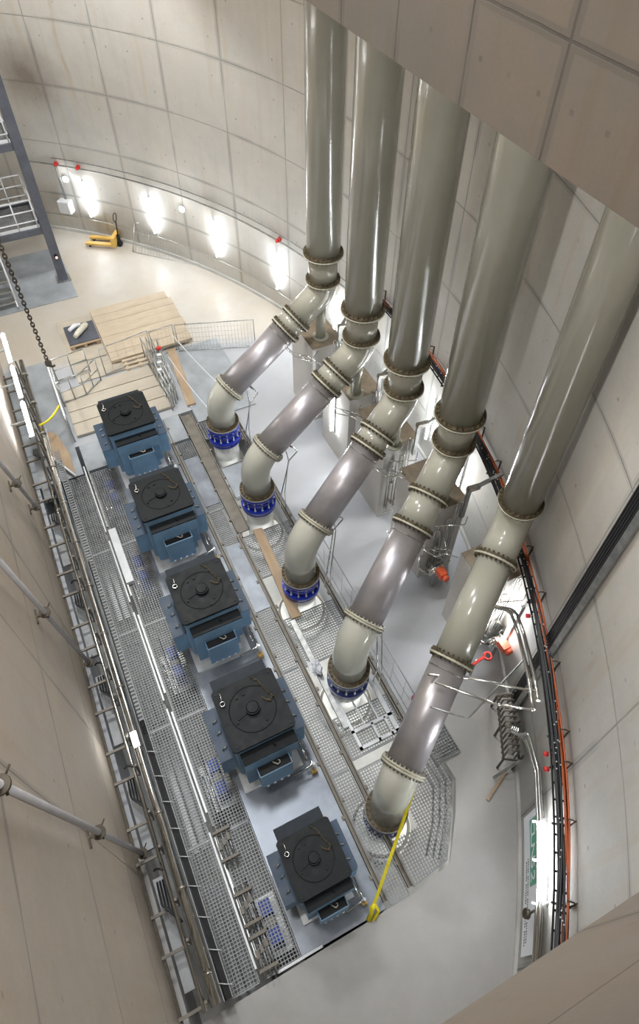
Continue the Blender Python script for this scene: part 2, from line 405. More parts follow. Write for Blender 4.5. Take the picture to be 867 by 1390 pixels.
# pit contents seen through the gratings
for i, (x, y) in enumerate(VX):
    t = thing('pump_casing', f'pale pump casing ring in the pit under the {["farthest","fourth nearest","middle","second nearest","nearest"][i]} riser', 'pump', (x, y, -1.5), 'pump casings in the pit')
    m = MB().cyl((x, y, -1.5), (x, y, -1.05), .62, 32).cyl((x, y, -1.05), (x, y, -.98), .54, 32); m.build('casing', 'white_pipe', t)
    m = MB(); m.tube([(x+.56*math.cos(a), y+.56*math.sin(a), -.98) for a in [2*PI*k/32 for k in range(32)]], .03, 6, closed=True); m.build('ring', 'channel', t)
for i in range(5):
    yy = 1.55+2.72*i
    t = thing('oil_unit', f'blue and steel oil unit under the left grating beside the {names[i]} motor', 'oil unit', (-.2, yy, -1.5), 'oil units under the left grating')
    MB().box(-.42, .1, yy-.5, yy+.5, -1.5, -.75).build('tank', 'galv', t)
    for o in (-.23, .24): MB().box(-.22, 0, yy+o-.13, yy+o+.13, -.75, -.2).build('blue_box', 'blue_bright', t)
    MB().cyl((-.12, yy, -.75), (-.12, yy, -.3), .1, 16).build('filter', 'cloth', t)
    MB().tube(route([(-.4, yy-.9, -.5), (-.4, yy+.2, -.5), (-.4, yy+.2, -1.2)], .08), .03, 8).tube([(-.3, yy-.9, -.6), (-.3, yy+.9, -.6)], .025, 8).build('pipework', 'chrome', t)
    for dx in (-.95, -.78):
        single('cable_ladder', MB().box(dx-.05, dx+.05, yy-1.1, yy+1.0, -.42, -.36), 'grey_duct', f'{"right hand" if dx > -.9 else "left hand"} grey service duct under the walkway grating near the {names[i]} motor', 'duct')

# ------------------------------------------------------------------ motors (built round the origin, then copied)
def make_motor(loc, label):
    t = thing('pump_motor', label, 'motor', (0, 0, 0), 'row of vertical pump motors')
    def oct_(a, c, y0=None): return [(-a, -a+c), (-a+c, -a), (a-c, -a), (a, -a+c), (a, a-c), (a-c, a), (-a+c, a), (-a, a-c)]
    MB().prism(oct_(.57, .03), .5, 1.88).box(-.50, .54, -.80, -.3, 1.30, 1.66).box(-.50, .34, -.80, -.3, .60, 1.30).box(-.46, .46, -.62, .8, .35, 1.5).build('housing', 'motor_blue', t)
    MB().box(-.62, .62, -.8, .8, 0, .1).box(-.46, .46, -.66, .66, .1, .36).build('base', 'white_metal', t)
    c = .05; P = oct_(.605, c)
    tp = MB().prism(P, 1.90, 1.965).build('top_plate', 'motor_top', t)
    MB().tube([(.43*math.cos(a), .43*math.sin(a), 1.967) for a in [2*PI*k/48 for k in range(48)]], .011, 6, closed=True).build('ring', 'black', tp)
    MB().cyl((0, 0, 1.965), (0, 0, 2.04), .135, 32).cyl((0, 0, 2.04), (0, 0, 2.055), .12, 32, .10).bar((-.35, -.10, 1.972), (-.1, -.03, 1.972), .02, .02).build('hub', 'motor_top', tp)
    for (x, y) in ((-.34, -.13), (.06, -.40), (-.06, .32), (.35, .2), (.16, -.29), (-.2, .3)):
        MB().cyl((x, y, 1.965), (x, y, 1.99), .026, 8).build('plug', 'black', tp)
    for (x, y) in ((-.52, -.52), (.52, -.52), (.52, .52), (-.52, .52)): MB().cyl((x, y, 1.965), (x, y, 1.98), .02, 8).build('bolt', 'motor_dark', tp)
    # lifting eye with wire and dark chain
    m = MB(); m.tube([(-.47+.045*math.cos(a), .3+.045*math.sin(a), 1.99) for a in [2*PI*k/16 for k in range(16)]], .013, 6, closed=True)
    m.tube([(-.47, .34, 1.99), (-.45, .44, 2.0), (-.46, .55, 1.98)], .012, 6); m.build('eye_hook', 'chrome', tp)
    m = MB(); pts = [(.20, .54), (.27, .44), (.30, .34), (.34, .22), (.40, .10), (.41, .04), (.33, 0), (.26, .06), (.23, .12)]
    for a, b in zip(pts[:-1], pts[1:]):
        for k in range(2):
            p = Vector((a[0]+(b[0]-a[0])*k/2, a[1]+(b[1]-a[1])*k/2, 1.985)); d = Vector((b[0]-a[0], b[1]-a[1], 0)).normalized()
            q = Vector((-d.y, d.x, 0)) if k else Vector((0, 0, 1))
            m.tube([p+d*.035*math.cos(g)+q*.016*math.sin(g) for g in [2*PI*j/8 for j in range(8)]], .008, 5, closed=True)
    m.build('chain', 'bolt', tp)
    # hoods
    MB().box(-.505, .545, -.795, -.50, 1.66, 1.70).build('front_hood', 'motor_top', t)
    MB().box(-.54, .54, .56, .88, 1.70, 1.80).box(-.5, .5, .5, .84, 1.0, 1.70).build('back_hood', 'motor_dark', t)
    MB().tube([(.10, -.66, 1.70), (.10, -.66, 1.74), (.14, -.7, 1.74), (.14, -.7, 1.70)], .01, 6).build('hood_handle', 'black', t)
    # coolers either side
    for sx, xo in ((-1, .86), (1, .83)):
        xs = sorted((sx*.56, sx*xo))
        prof = [(xs[0], -.45), (xs[1], -.45), (xs[1], .57), (xs[0], .57)]
        if sx > 0: prof = [(xs[0], -.50), (xs[1]-.04, -.50), (xs[1], -.43), (xs[1], .57), (xs[0], .57)]
        cb = MB().prism(prof, .66, 1.32).build('side_cooler', 'motor_blue', t)
        MB().prism([(x*1.0, y) for x, y in prof], 1.32, 1.335).build('cover', D.materials.get('motor_slate_blue') or plain('motor_slate_blue', (.045, .075, .12), .55, 0, .1, 4), cb)
        for yy in (.28, .05, -.25):
            MB().tube([(sx*.74, yy, 1.33), (sx*.74, yy, 1.37), (sx*.65, yy+.03, 1.38)], .013, 6).build('latch', 'bolt_s', cb)
    # terminal box, open topped, with cable
    tb = MB().box(-.31, .33, -1.0, -.985, .68, 1.34).box(-.31, -.295, -.985, -.80, .68, 1.34).box(.315, .33, -.985, -.80, .68, 1.34).box(-.31, .33, -1.0, -.80, .66, .68).build('terminal_box', 'motor_blue', t)
    MB().box(-.292, .312, -.982, -.803, .7, 1.29).build('gasket_cover', 'black', tb)
    MB().tube([(.0, -.82, 1.30), (.01, -.85, 1.35), (.07, -.92, 1.36), (.12, -.90, 1.35), (.13, -.86, 1.34), (.10, -.84, 1.33)], .011, 6).build('cable_loop', 'cloth', tb)
    for k in range(4): MB().box(-.22+k*.14, -.17+k*.14, -1.02, -1.0, .64, .69).build('clip', 'white_metal', tb)
    # conduits to the right
    m = MB(); m.tube(route([(.74, -.5, .5), (.74, -.98, .5), (.3, -1.0, .45)], .06), .025, 8).tube([(.66, -.45, .6), (.66, -.9, .6)], .022, 8); m.build('conduit', 'chrome', t)
    MB().cyl((.76, -.98, .12), (.76, -.98, .55), .03, 8).build('conduit_post', 'white_metal', t)
    MB().box(.7, .82, -1.05, -.95, .05, .16).build('yellow_fitting', 'jack_yellow', t)
    MB().box(.62, .70, .78, .9, .3, .52).build('valve_block', 'jack_yellow', t)
    t.location = loc
    return t
ML = ['blue motor with square black top, farthest in the row beside the timber boards',
      'blue motor with square black top, second from the far end of the row',
      'blue motor with square black top, in the middle of the five',
      'blue motor with square black top, second nearest in the row beside the hatch frame',
      'smaller blue motor with black top, nearest in the row beside the yellow strap']
m1 = make_motor((.86, 12.83, .012), ML[0])
dup(m1, (.875, 9.93, .012), ML[1]); dup(m1, (.88, 7.155, .012), ML[2]); dup(m1, (.89, 4.43, .012), ML[3]); dup(m1, (.88, 1.84, .012), ML[4], .8)

# ------------------------------------------------------------------ discharge pipelines
AP = [(6.31, 12.64), (6.13, 10.31), (6.14, 8.45), (6.25, 6.70), (6.37, 4.80)]
ZV = [1.12, .99, .85, .92, .42]
TT = [(.25, .35, .89), (.205, .31, .865), (.23, .325, .84), (.23, .39, .87), (.16, .54, .93)]
PL = ['farthest tall grey riser pipe, bending down to a bright blue valve near the timber boards',
      'tall grey riser pipe second from the far end, bending down to a blue valve',
      'middle one of the five grey riser pipes, its blue valve beside the long timber plank',
      'second nearest grey riser pipe, bending to a navy valve beside the white hatch frame',
      'nearest grey riser pipe at the right, slimmer, with yellow strap tied at its lower flange']
def flange(t, c, ax, R, mat='flange', bolts='bolt', nb=26, dark=True):
    c = Vector(c); ax = Vector(ax).normalized()
    if ax.z < 0: ax = -ax                                          # dark dusty face looks up, pale lip below
    fo = MB().cyl(c-ax*.045, c-ax*.012, R, 48).cyl(c-ax*.012, c+ax*.004, R*.95, 32)
    if not dark: fo.cyl(c+ax*.004, c+ax*.036, R, 48)
    fo = fo.build('flange', mat, t)
    b = MB(); o = ax.orthogonal().normalized(); p = ax.cross(o)
    if dark: b.cyl(c+ax*.004, c+ax*.036, R*.985, 48)
    rb = R*.915
    for k in range(nb):
        g = 2*PI*k/nb; q = c+(math.cos(g)*o+math.sin(g)*p)*rb
        b.cyl(q-ax*.085, q+ax*.075, R*.042, 6)
    bo = b.build('bolts', bolts, None); bo.parent = fo; bo.location = (0, 0, 0)
    off = t.matrix_world.translation
    for v in bo.data.vertices: v.co -= off
    return fo
for i in range(5):
    x, y = AP[i]; xb, yb = VX[i]; s = 1.0 if i < 4 else .84; zv = ZV[i]; t1, t2, t3 = TT[i]
    t = thing('riser_pipeline', PL[i], 'pipe', (xb, yb, 0), 'five discharge riser pipelines')
    A = Vector((x, y, 4.1)); B = Vector((xb, yb, 1.95)); d = (B-A).normalized(); L = (B-A).length
    zf = 5.17 if i < 4 else 4.66; z2 = 4.44
    MB().cyl((x, y, 20.5), (x, y, zf), .41*s, 64).build('riser', 'pipe', t)
    flange(t, (x, y, zf), (0, 0, 1), .49*s)
    if i < 4:
        MB().cyl((x, y, zf), (x, y, z2), .355, 64).build('spool', 'pipe', t)
        flange(t, (x, y, z2), (0, 0, 1), .435)
        st = z2
    else: st = zf
    P1 = A+d*L*t1; P2 = A+d*L*t2; P3 = A+d*L*t3
    rp = .355 if i < 4 else .33; rf = .435 if i < 4 else .405
    e = MB().tube([Vector((x, y, st))]+bend((x, y, st), A, P1, .75, 14)+[P1], rp, 64).build('elbow', 'pipe', t)
    wl = MB()
    for q in (A+d*.3*L*t1,): wl.tube([q-d*.004, q+d*.004], rp+.004, 48)
    wl.build('weld', 'flange', e)
    flange(t, P1, d, rf)
    MB().cyl(P1, P2, rp, 64).build('spool', 'pipe', t)
    flange(t, P2, d, rf)
    MB().cyl(P2, P3, rp*.985, 64).build('steel_section', 'silver', t)
    m = MB(); q = P2+d*.22
    m.tube([q-d*.008, q+d*.008], rp+.006, 48); m.build('band', 'bolt_s', t)
    flange(t, P3, d, rf, 'flange', 'bolt_s', 30, False)
    V = Vector((xb, yb, zv))
    MB().tube([P3]+bend(P3, B, V, .9, 16)+[V], rp, 64).build('lower_elbow', 'pipe_low', t)
    flange(t, V, (0, 0, 1), rf*1.02, 'flange', 'bolt', 26)
    vm = 'blue_valve' if i < 3 else 'navy_valve'
    c = MB().cyl(V-Vector((0, 0, .06)), V-Vector((0, 0, .14)), rf*1.02, 48).cyl(V-Vector((0, 0, .14)), V-Vector((0, 0, .56)), rp*1.06, 48)
    c.cyl(V-Vector((0, 0, .20)), V-Vector((0, 0, .27)), rf*.98, 48).cyl(V-Vector((0, 0, .47)), V-Vector((0, 0, .60)), rf*1.02, 48).cyl(V-Vector((0, 0, .62)), V-Vector((0, 0, .67)), rf*1.0, 48)
    co = c.build('coupling', vm, t)
    m = MB()
    for k in range(14):
        g = 2*PI*k/14+.1; px = xb+rf*.93*math.cos(g); py = yb+rf*.93*math.sin(g)
        m.cyl((px, py, zv-.72), (px, py, zv-.05), .014, 6).cyl((px, py, zv-.20), (px, py, zv-.16), .026, 6).cyl((px, py, zv-.46), (px, py, zv-.42), .026, 6)
    mo = m.build('tie_rods', 'white_metal', None); mo.parent = co
    for v in mo.data.vertices: v.co -= t.matrix_world.translation
    MB().cyl((xb, yb, zv-.66), (xb, yb, -1.0), rp*.98, 48).build('stub_pipe', 'white_pipe', t)
    # duckfoot under the upper elbow
    MB().cyl((x-.05, y, 2.66), (x-.05, y, 4.0), .13, 24).cyl((x-.05, y, 2.655), (x-.05, y, 2.69), .22, 24).build('duckfoot', 'pipe', t)
    # small bore sampling loops on the steel section
    m = MB(); side = d.cross(Vector((0, 0, 1))).normalized()       # towards the camera side (-y)
    if side.y > 0: side = -side
    dn = d.cross(side).normalized()
    if dn.z > 0: dn = -dn
    q = P2+d*.32
    if i < 4:
        rr = rp+.05
        m.tube(route([q-side*rr, q-side*(rr+.02)+dn*.25, q+dn*(rr+.05), q+side*.1+dn*(rr+.3), q+side*.75+dn*(rr+.1)-d*.25, q+side*.75+dn*(rr+.7)-d*.3], .05), .014, 8)
        m.tube(route([q+side*rr, q+side*(rr+.25)+dn*.2, q+side*(rr+.35)+dn*.7-d*.2, q+side*(rr+.1)+dn*.9-d*.5], .05), .014, 8)
        m.tube([q+side*(rr+.05)+dn*.55-d*.1, q+side*(rr+.6)+dn*.45-d*.2], .011, 6)
        q2 = P3-d*.35
        m.tube(route([q2+side*.1+dn*rp, q2+side*.2+dn*(rp+.35), q2+side*.1+dn*(rp+.5)+d*.35, Vector((xb+.55, yb-.25, .75)), Vector((xb+.52, yb-.2, .1))], .06), .016, 8)
        m.tube(route([q2+side*.2+dn*rp+d*.15, q2+side*.25+dn*(rp+.25)+d*.3, Vector((xb+.62, yb-.3, .8)), Vector((xb+.62, yb-.3, .1))], .06), .013, 8)
        m.build('sampling_pipework', 'chrome', t)
    bm = MB()
    bm.cyl(q2+side*.15+dn*(rp+.02) if i < 4 else q, (q2+side*.15+dn*(rp+.14)) if i < 4 else q+dn*.45, .03, 8); bm.build('tapping', 'bolt_s', t)

# concrete plinths
BL = [(12.25, 13.6), (10.15, 11.6), (8.4, 9.8), (6.37, 7.75), (4.33, 5.28)]
for i, (y0, y1) in enumerate(BL):
    t = thing('concrete_plinth', f'tall grey concrete plinth carrying the elbow of the {["farthest","fourth nearest","middle","second nearest","nearest"][i]} riser', 'plinth', (6.3, (y0+y1)/2, 0), 'concrete plinths under the risers')
    x0, x1 = 5.84, 6.74
    MB().box(x0, x1, y0, y1, 0, 2.64).build('block', 'block', t)
    MB().box(x0, x1, y0, y1, 2.64, 2.655).build('top_surface', 'block_top', t)
    # tubes down the face towards the camera
    t2 = thing('instrument_pipework', f'cluster of thin steel pipes on the face of the {["farthest","fourth nearest","middle","second nearest","nearest"][i]} concrete plinth', 'pipework', (6.3, y0-.05, .1), 'instrument pipes on the plinths')
    m = MB(); yy = y0-.06
    for k, (xx, zt, zb) in enumerate(((5.98, 2.0, .35), (6.05, 2.2, .3), (6.16, 2.1, .45), (6.24, 2.3, .25), (6.42, 2.8, .6), (6.5, 2.75, .5))):
        m.tube(route([(xx, yy, zb), (xx, yy, zt), (xx+.09, yy-.05, zt), (xx+.09, yy-.05, zt-.5)], .04), .013, 8)
    m.tube(route([(5.9, yy-.1, .35), (6.5, yy-.1, .35), (6.6, yy-.1, .6)], .05), .016, 8).tube(route([(5.9, yy-.05, 2.3), (6.5, yy-.3, 2.3), (6.5, yy-.3, 2.6)], .05), .013, 8)
    m.build('tubes', 'chrome', t2)
    for xx, zz in ((5.99, .5), (6.06, .7), (6.17, .55), (6.25, .42), (6.3, .62), (6.1, 1.4), (6.43, 1.0)):
        MB().cyl((xx-.04, yy-.02, zz), (xx+.04, yy-.02, zz), .028, 8).box(xx-.012, xx+.012, yy-.07, yy-.03, zz-.03, zz+.05).build('valve', 'bolt_s', t2)
# support arms from plinth corners to wall
for i, (a, b) in enumerate((((6.6, 12.2), 5.5), ((6.6, 10.1), -2.6), ((6.6, 8.3), -10.2), ((6.6, 6.27), -16.6))):
    e = pol(b, RW-.01, 3.35); s = Vector((a[0], a[1], 3.15))
    t = thing('support_arm', f'galvanized post and arm from plinth to wall at the {["farthest","fourth nearest","middle","second nearest"][i]} riser', 'support', (a[0], a[1], 2.2), 'support arms beside the risers')
    MB().box(a[0]-.045, a[0]+.045, a[1]-.03, a[1]+.03, 2.2, 3.15).build('post', 'galv', t)
    MB().bar(s, e, .07, .07).build('arm', 'galv', t)
    MB().bar(s-Vector((.05, 0, -.05)), s+Vector((.25, 0, .0)), .1, .1).build('bracket', 'bolt_s', t)

# ------------------------------------------------------------------ wall fittings on the round wall
LG = 'tube lights on the round wall'
def wall_lamp(a, z0, z1, label):
    p = pol(a, RW-.09); t = thing('tube_light', label, 'light', pol(a, RW-.03, z0), LG)
    MB().bar(pol(a, RW-.025, z0), pol(a, RW-.025, z1), .10, .05).build('housing', 'white_metal', t)
    MB().cyl(pol(a, RW-.09, z0+.04), pol(a, RW-.09, z1-.04), .028, 12).build('tube', 'tube', t)
    ar = area('tube_light_glow', pol(a, RW-.15, (z0+z1)/2), pol(a, 0, (z0+z1)/2), .08, z1-z0, 9, (.95, .98, 1))
    return t
for k, (a, lab) in enumerate(((45.15, 'vertical tube light on the far wall beside the white box'), (36.55, 'vertical tube light above the pallet truck, right of it'),
                 (27.75, 'third vertical tube light along the far wall'), (18.85, 'vertical tube light on the far wall just left of the farthest riser'),
                 (10.0, 'tube light on the wall behind the farthest riser'), (1.2, 'tube light on the wall behind the second riser'), (-6.0, 'small part of a tube light behind the middle riser'),
                 (-11.9, 'bright tube light on the wall between the middle and fourth risers'))):
    wall_lamp(a, .78, 2.15 if k < 6 else 2.3, lab)
wall_lamp(-24.2, .72, 2.2, 'bright tube light low on the right wall behind the chrome pipes')
t = thing('tube_light', 'long bright tube light beside the green and white banner', 'light', pol(-37.7, RW-.05, 1.7), LG)
for z in (1.80, 1.93): MB().tube(arc(-36.1, -39.6, RW-.12, z, 8), .033, 12).build('tube', 'tube', t)
MB().tube(arc(-35.9, -39.8, RW-.06, 1.865, 8), .045, 8).build('housing', 'white_metal', t)
for a in (-36, -37.8, -39.7): MB().bar(pol(a, RW, 1.74), pol(a, RW-.22, 1.74), .03, .03).build('bracket', 'white_metal', t)
area('tube_light_glow', pol(-37.8, RW-.3, 1.87), pol(-37.8, 0, 1.0), 1.1, .1, 8, (.95, .98, 1))
# tube in front of second plinth
t = thing('tube_light', 'tube light standing on the plinth face between the two farthest risers', 'light', (5.78, 10.9, .9), LG)
MB().box(5.79, 5.835, 10.85, 10.95, .9, 2.3).build('housing', 'white_metal', t)
MB().cyl((5.74, 10.9, .94), (5.74, 10.9, 2.26), .028, 12).build('tube', 'tube', t)
area('tube_light_glow', (5.65, 10.9, 1.6), (0, 10.9, 1.0), .08, 1.4, 8)
for a, z, lab in ((47.3, 2.12, 'small round white lamp above the white wall box'), (32.1, 2.12, 'small round white lamp between two tube lights on the far wall')):
    t = thing('round_lamp', lab, 'lamp', pol(a, RW, z-.08)); MB().cyl(pol(a, RW, z), pol(a, RW-.06, z), .12, 20).build('base', 'white_metal', t)
    MB().cyl(pol(a, RW-.06, z), pol(a, RW-.1, z), .10, 20, .07).build('diffuser', 'tube', t)
t = thing('wall_box', 'white electrical box low on the far wall beside the column', 'box', pol(48.1, RW, .85))
MB().bar(pol(48.8, RW-.14, 1.1), pol(47.35, RW-.14, 1.1), .28, .46).build('body', 'white_metal', t)
MB().bar(pol(48.75, RW-.29, 1.1), pol(47.4, RW-.29, 1.1), .02, .42).build('door', 'white_metal', t)
m = MB()
for a in (48.15, 47.95): m.tube([pol(a, RW-.05, 1.3), pol(a, RW-.05, 2.6)], .018, 8)
single('wall_conduit', m, 'galv', 'pair of short vertical conduits rising from the white wall box', 'conduit')
for z, lab in ((2.62, 'lower'), (2.86, 'upper')):
    single('wall_conduit', MB().tube(arc(48.3 if z > 2.7 else 52, 8, RW-.06, z, 50), .028 if z < 2.7 else .02, 8), 'galv', f'{lab} one of two long conduits curving along the far wall', 'conduit', 'long wall conduits')
single('wall_conduit', MB().tube(arc(52, 13, RW-.05, .66, 50), .013, 8), 'galv', 'thin steel conduit low on the far wall below the tube lights', 'conduit')
for a, lab in ((47.9, 'red alarm sounder on the far wall at the end of the conduits'), (45.2, 'red round alarm beacon on the far wall conduits'), (18.4, 'red alarm beacon on the wall left of the farthest riser')):
    t = thing('alarm_beacon', lab, 'alarm', pol(a, RW, 2.58)); MB().cyl(pol(a, RW, 2.66), pol(a, RW-.09, 2.66), .07, 16).build('base', 'red', t)
    MB().cyl(pol(a, RW-.09, 2.66), pol(a, RW-.17, 2.63), .05, 16, .035).build('lens', 'red', t)
# leaning mesh barrier against the far wall
def mesh_panel(a, b, z0, z1, name, label, cat, lean=Vector((0, 0, 0)), st=.12, mat='galv', grp=None, fr_=.016):
    a = Vector((*a, 0)); b = Vector((*b, 0)); t = thing(name, label, cat, ((a.x+b.x)/2, (a.y+b.y)/2, z0), grp)
    def P(u, v): return a+(b-a)*u+Vector((0, 0, z0+(z1-z0)*v))+lean*v
    fr = MB(); L = (b-a).length
    for p, q in ((P(0, 0), P(1, 0)), (P(1, 0), P(1, 1)), (P(1, 1), P(0, 1)), (P(0, 1), P(0, 0))): fr.cyl(p, q, fr_, 8)
    fr.build('frame', mat, t); m = MB(); k = max(2, int(L/st))
    for i in range(1, k): m.cyl(P(i/k, 0), P(i/k, 1), .0035, 4)
    k2 = max(2, int((z1-z0)/(st*1.5)))
    for i in range(1, k2): m.cyl(P(0, i/k2), P(1, i/k2), .0035, 4)
    m.build('mesh', mat, t); return t
mesh_panel((3.54, 23.1), (5.64, 20.99), 0, .95, 'barrier_panel', 'long mesh barrier panel leaning against the far wall right of the pallet truck', 'barrier', Vector((.35, .30, 0)))

# cable ring: tray, black and orange cables
t = thing('cable_tray', 'cable tray loaded with black and orange cables curving along the right wall', 'cable tray', pol(-20, RW-.2, 2.75))
m = MB()
for rr in (.04, .24): m.tube(arc(7, -45, RW-rr, 3.32, 60, 3.06), .018, 6)
for k in range(70):
    a = 7-52*k/69; z = 3.32-.26*k/69; m.bar(pol(a, RW-.04, z), pol(a, RW-.24, z), .03, .015)
m.build('tray', 'black', t)
def bundle(cols, r0, r1, nn, name, rad_, zoff):
    m = MB()
    for k in range(nn):
        rr = r0+(r1-r0)*k/max(1, nn-1); ph = random.random()*9; pts = []
        for q in range(61):
            a = 7-52*q/60; pts.append(pol(a, RW-rr-.02*math.sin(q*.35+ph)*(1 if nn > 2 else 0), 3.32-.26*q/60+zoff+.02*math.sin(q*.5+ph*2)))
        m.tube(pts, rad_, 6)
    m.build(name, cols, t)
bundle('cable', .12, .21, 5, 'black_cables', .019, .05); bundle('cable', .13, .20, 3, 'black_cables', .019, .085)
bundle('orange', .055, .105, 3, 'orange_cables', .018, .06)
m = MB()
for k in range(90):
    a = 5-48*random.random(); rr = .11+.10*random.random(); z = 3.32-.26*(7-a)/52+.10+.05*random.random()
    p = pol(a, RW-rr, z); m.box(p.x-.009, p.x+.009, p.y-.009, p.y+.009, p.z, p.z+.01)
m.build('cable_ties', 'white_metal', t)['kind'] = 'stuff'
for k, a in enumerate((3, -4.5, -7.5, -13, -16, -18.5, -22.5, -25.5, -29.5, -33, -34.5, -37, -40.2)):
    z = 3.32-.26*(7-a)/52
    m = MB().bar(pol(a, RW, z-.03), pol(a, RW-.27, z-.03), .03, .03); m.tube(bend(pol(a, RW-.02, z+.3), pol(a, RW-.1, z+.38), pol(a, RW-.2, z+.3), .08, 6), .012, 6)
    m.bar(pol(a, RW-.02, z-.03), pol(a, RW-.02, z+.32), .03, .02); m.build('bracket', 'dark_metal', t)
for a, z in ((-34.6, 2.98), (-33.9, 3.0), (-26.4, 3.05)):
    tt = thing('red_clamp', f'small red clamp on the cable ring, {"nearer the banner" if a < -34.2 else "between banner and tube manifold" if a < -30 else "near the vertical cable tray"}', 'clamp', pol(a, RW-.34, z), 'red clamps on the cable ring')
    MB().cyl(pol(a, RW-.28, z+.1), pol(a, RW-.35, z+.1), .04, 10).build('knob', 'red', tt); MB().cyl(pol(a, RW-.22, z+.1), pol(a, RW-.28, z+.1), .02, 8).build('stem', 'galv', tt)

# vertical cable tray
t = thing('vertical_cable_tray', 'steep cable tray with five black cables and grey channel rising up the right wall', 'cable tray', pol(-27.8, RW-.05, .5))
MB().bar(pol(-28.75, RW-.06, .5), pol(-28.75, RW-.06, 13), .09, .10).build('channel', 'galv', t)
for k in range(5):
    a = -27.75-.17*k; MB().tube([pol(a, RW-.07, .55), pol(a, RW-.07, 4), pol(a, RW-.07, 8), pol(a, RW-.07, 13)], .021, 8).build('cable', 'cable', t)
for k in range(9):
    z = 1.2+.95*k; m = MB().bar(pol(-27.6, RW-.02, z), pol(-28.55, RW-.02, z), .04, .05)
    for q in range(5): a = -27.75-.17*q; m.tube(bend(pol(a+.1, RW-.02, z), pol(a, RW-.16, z), pol(a-.1, RW-.02, z), .035, 5), .012, 5)
    m.build('cleat', 'bolt_s', t)

# conduits and manifold rack on right wall
for k in range(4):
    rr = .06+.06*(k % 2); z = 1.66+.085*k
    m = MB().tube(route([pol(-29.9-.2*k, RW-.2, .9+.12*k), pol(-30.6-.2*k, RW-.3, 1.0+.12*k), pol(-31.5, RW-.2, 1.5+.1*k), pol(-33.5, RW-rr, z), pol(-36, RW-rr, z), pol(-39, RW-rr, z-.02), pol(-43, RW-rr, z-.04)], .2, 6), .028, 8)
    single('steel_conduit', m, 'chrome', f'bent steel conduit from the tube manifold to the banner, {["lowest", "second lowest", "second highest", "highest"][k]} of four', 'conduit', 'four bent conduits on the right wall')
t = thing('valve_manifold', 'dark rack of looped steel tubes at the foot of the right wall', 'manifold', pol(-30, RW-.3, .1))
m = MB()
for rr in (.10, .40): m.bar(pol(-28.0, RW-rr, .62), pol(-31.9, RW-rr, .62), .035, .035)
for a in (-28.0, -29.9, -31.9): m.bar(pol(a, RW-.10, .03), pol(a, RW-.10, .95), .035, .035).bar(pol(a, RW-.40, .03), pol(a, RW-.40, .62), .035, .035).bar(pol(a, RW-.10, .62), pol(a, RW-.40, .62), .03, .03)
m.build('rack', 'dark_metal', t)
for k in range(11):
    a = -28.2-.34*k
    m = MB().tube(route([pol(a, RW-.14, .3), pol(a, RW-.14, .92), pol(a, RW-.36, .92), pol(a, RW-.36, .35)], .07, 5), .02, 8).cyl(pol(a, RW-.22, .92), pol(a, RW-.28, .92), .04, 10)
    m.build('tube_loop', 'channel', t)
single('timber_batten', MB().bar(pol(-32.0, RW-.22, .04), pol(-33.9, RW-.62, .04), .05, .04), 'wood_y', 'short pale timber batten on the floor at the foot of the right wall', 'batten')
single('steel_angle', MB().bar(pol(-31.9, RW-.06, .75), pol(-32.6, RW-.5, .12), .05, .05), 'galv', 'steel angle leaning at the lower end of the tube manifold', 'angle')
# banner
t = thing('wall_banner', 'white banner with green panel and pale lettering low on the right wall', 'banner', pol(-38, RW-.04, .5))
m = MB(); n = 14
for k in range(n):
    a, b = -35.0-6.6*k/n, -35.0-6.6*(k+1)/n; m.add([pol(a, RW-.06, .55), pol(b, RW-.06, .55), pol(b, RW-.06, 1.62), pol(a, RW-.06, 1.62), pol(a, RW-.05, .55), pol(b, RW-.05, .55), pol(b, RW-.05, 1.62), pol(a, RW-.05, 1.62)], [(3,2,1,0),(4,5,6,7),(0,1,5,4),(3,7,6,2)])
sh = m.build('sheet', 'paper', t)
m = MB()
for k in range(10):
    a, b = -35.4-3.2*k/10, -35.4-3.2*(k+1)/10; m.add([pol(a, RW-.066, .98), pol(b, RW-.066, .98), pol(b, RW-.066, 1.45), pol(a, RW-.066, 1.45), pol(a, RW-.06, .98), pol(b, RW-.06, .98), pol(b, RW-.06, 1.45), pol(a, RW-.06, 1.45)], [(3,2,1,0),(4,5,6,7),(0,1,5,4),(3,7,6,2)])
m.build('green_panel', 'green', t)
def glyph(txt, a_c, z, size, mat, name, parent, rotq):
    cu = D.curves.new(name, 'FONT'); cu.body = txt; cu.size = size; cu.align_x = 'CENTER'; cu.align_y = 'CENTER'; cu.extrude = .002
    o = D.objects.new(name, cu); dg = bpy.context.evaluated_depsgraph_get(); COL.objects.link(o); bpy.context.view_layer.update()
    me = D.meshes.new_from_object(o.evaluated_get(bpy.context.evaluated_depsgraph_get())); COL.objects.unlink(o); D.objects.remove(o)
    me.materials.clear(); me.materials.append(M[mat])
    ob = D.objects.new(name, me); COL.objects.link(ob)
    p = pol(a_c, RW-.075, z); inward = (pol(a_c, 0, 0)-pol(a_c, 1, 0)).normalized(); zc = Vector((0, 0, 1)); xc = zc.cross(inward).normalized()
    R = Matrix((xc, zc, inward)).transposed().to_4x4()
    ob.parent = parent; ob.matrix_local = Matrix.Translation(p-parent.location) @ R
    return ob
for k, (chx, a) in enumerate((('C', -35.9), ('U', -36.5), ('N', -37.05), ('S', -37.6), ('2', -38.2))): glyph(chx, a, 1.2, .36, 'paper', 'letter', t, 0)
m = MB()
for row, z in enumerate((.72, .84)):
    for k in range(34):
        a = -37.2-4.0*k/34
        if (k*7+row*3) % 9: p = pol(a, RW-.062, z); m.bar(p, pol(a-.07, RW-.062, z), .004, .03+.02*((k*5) % 3)/2)
m.build('small_print', 'black', t)
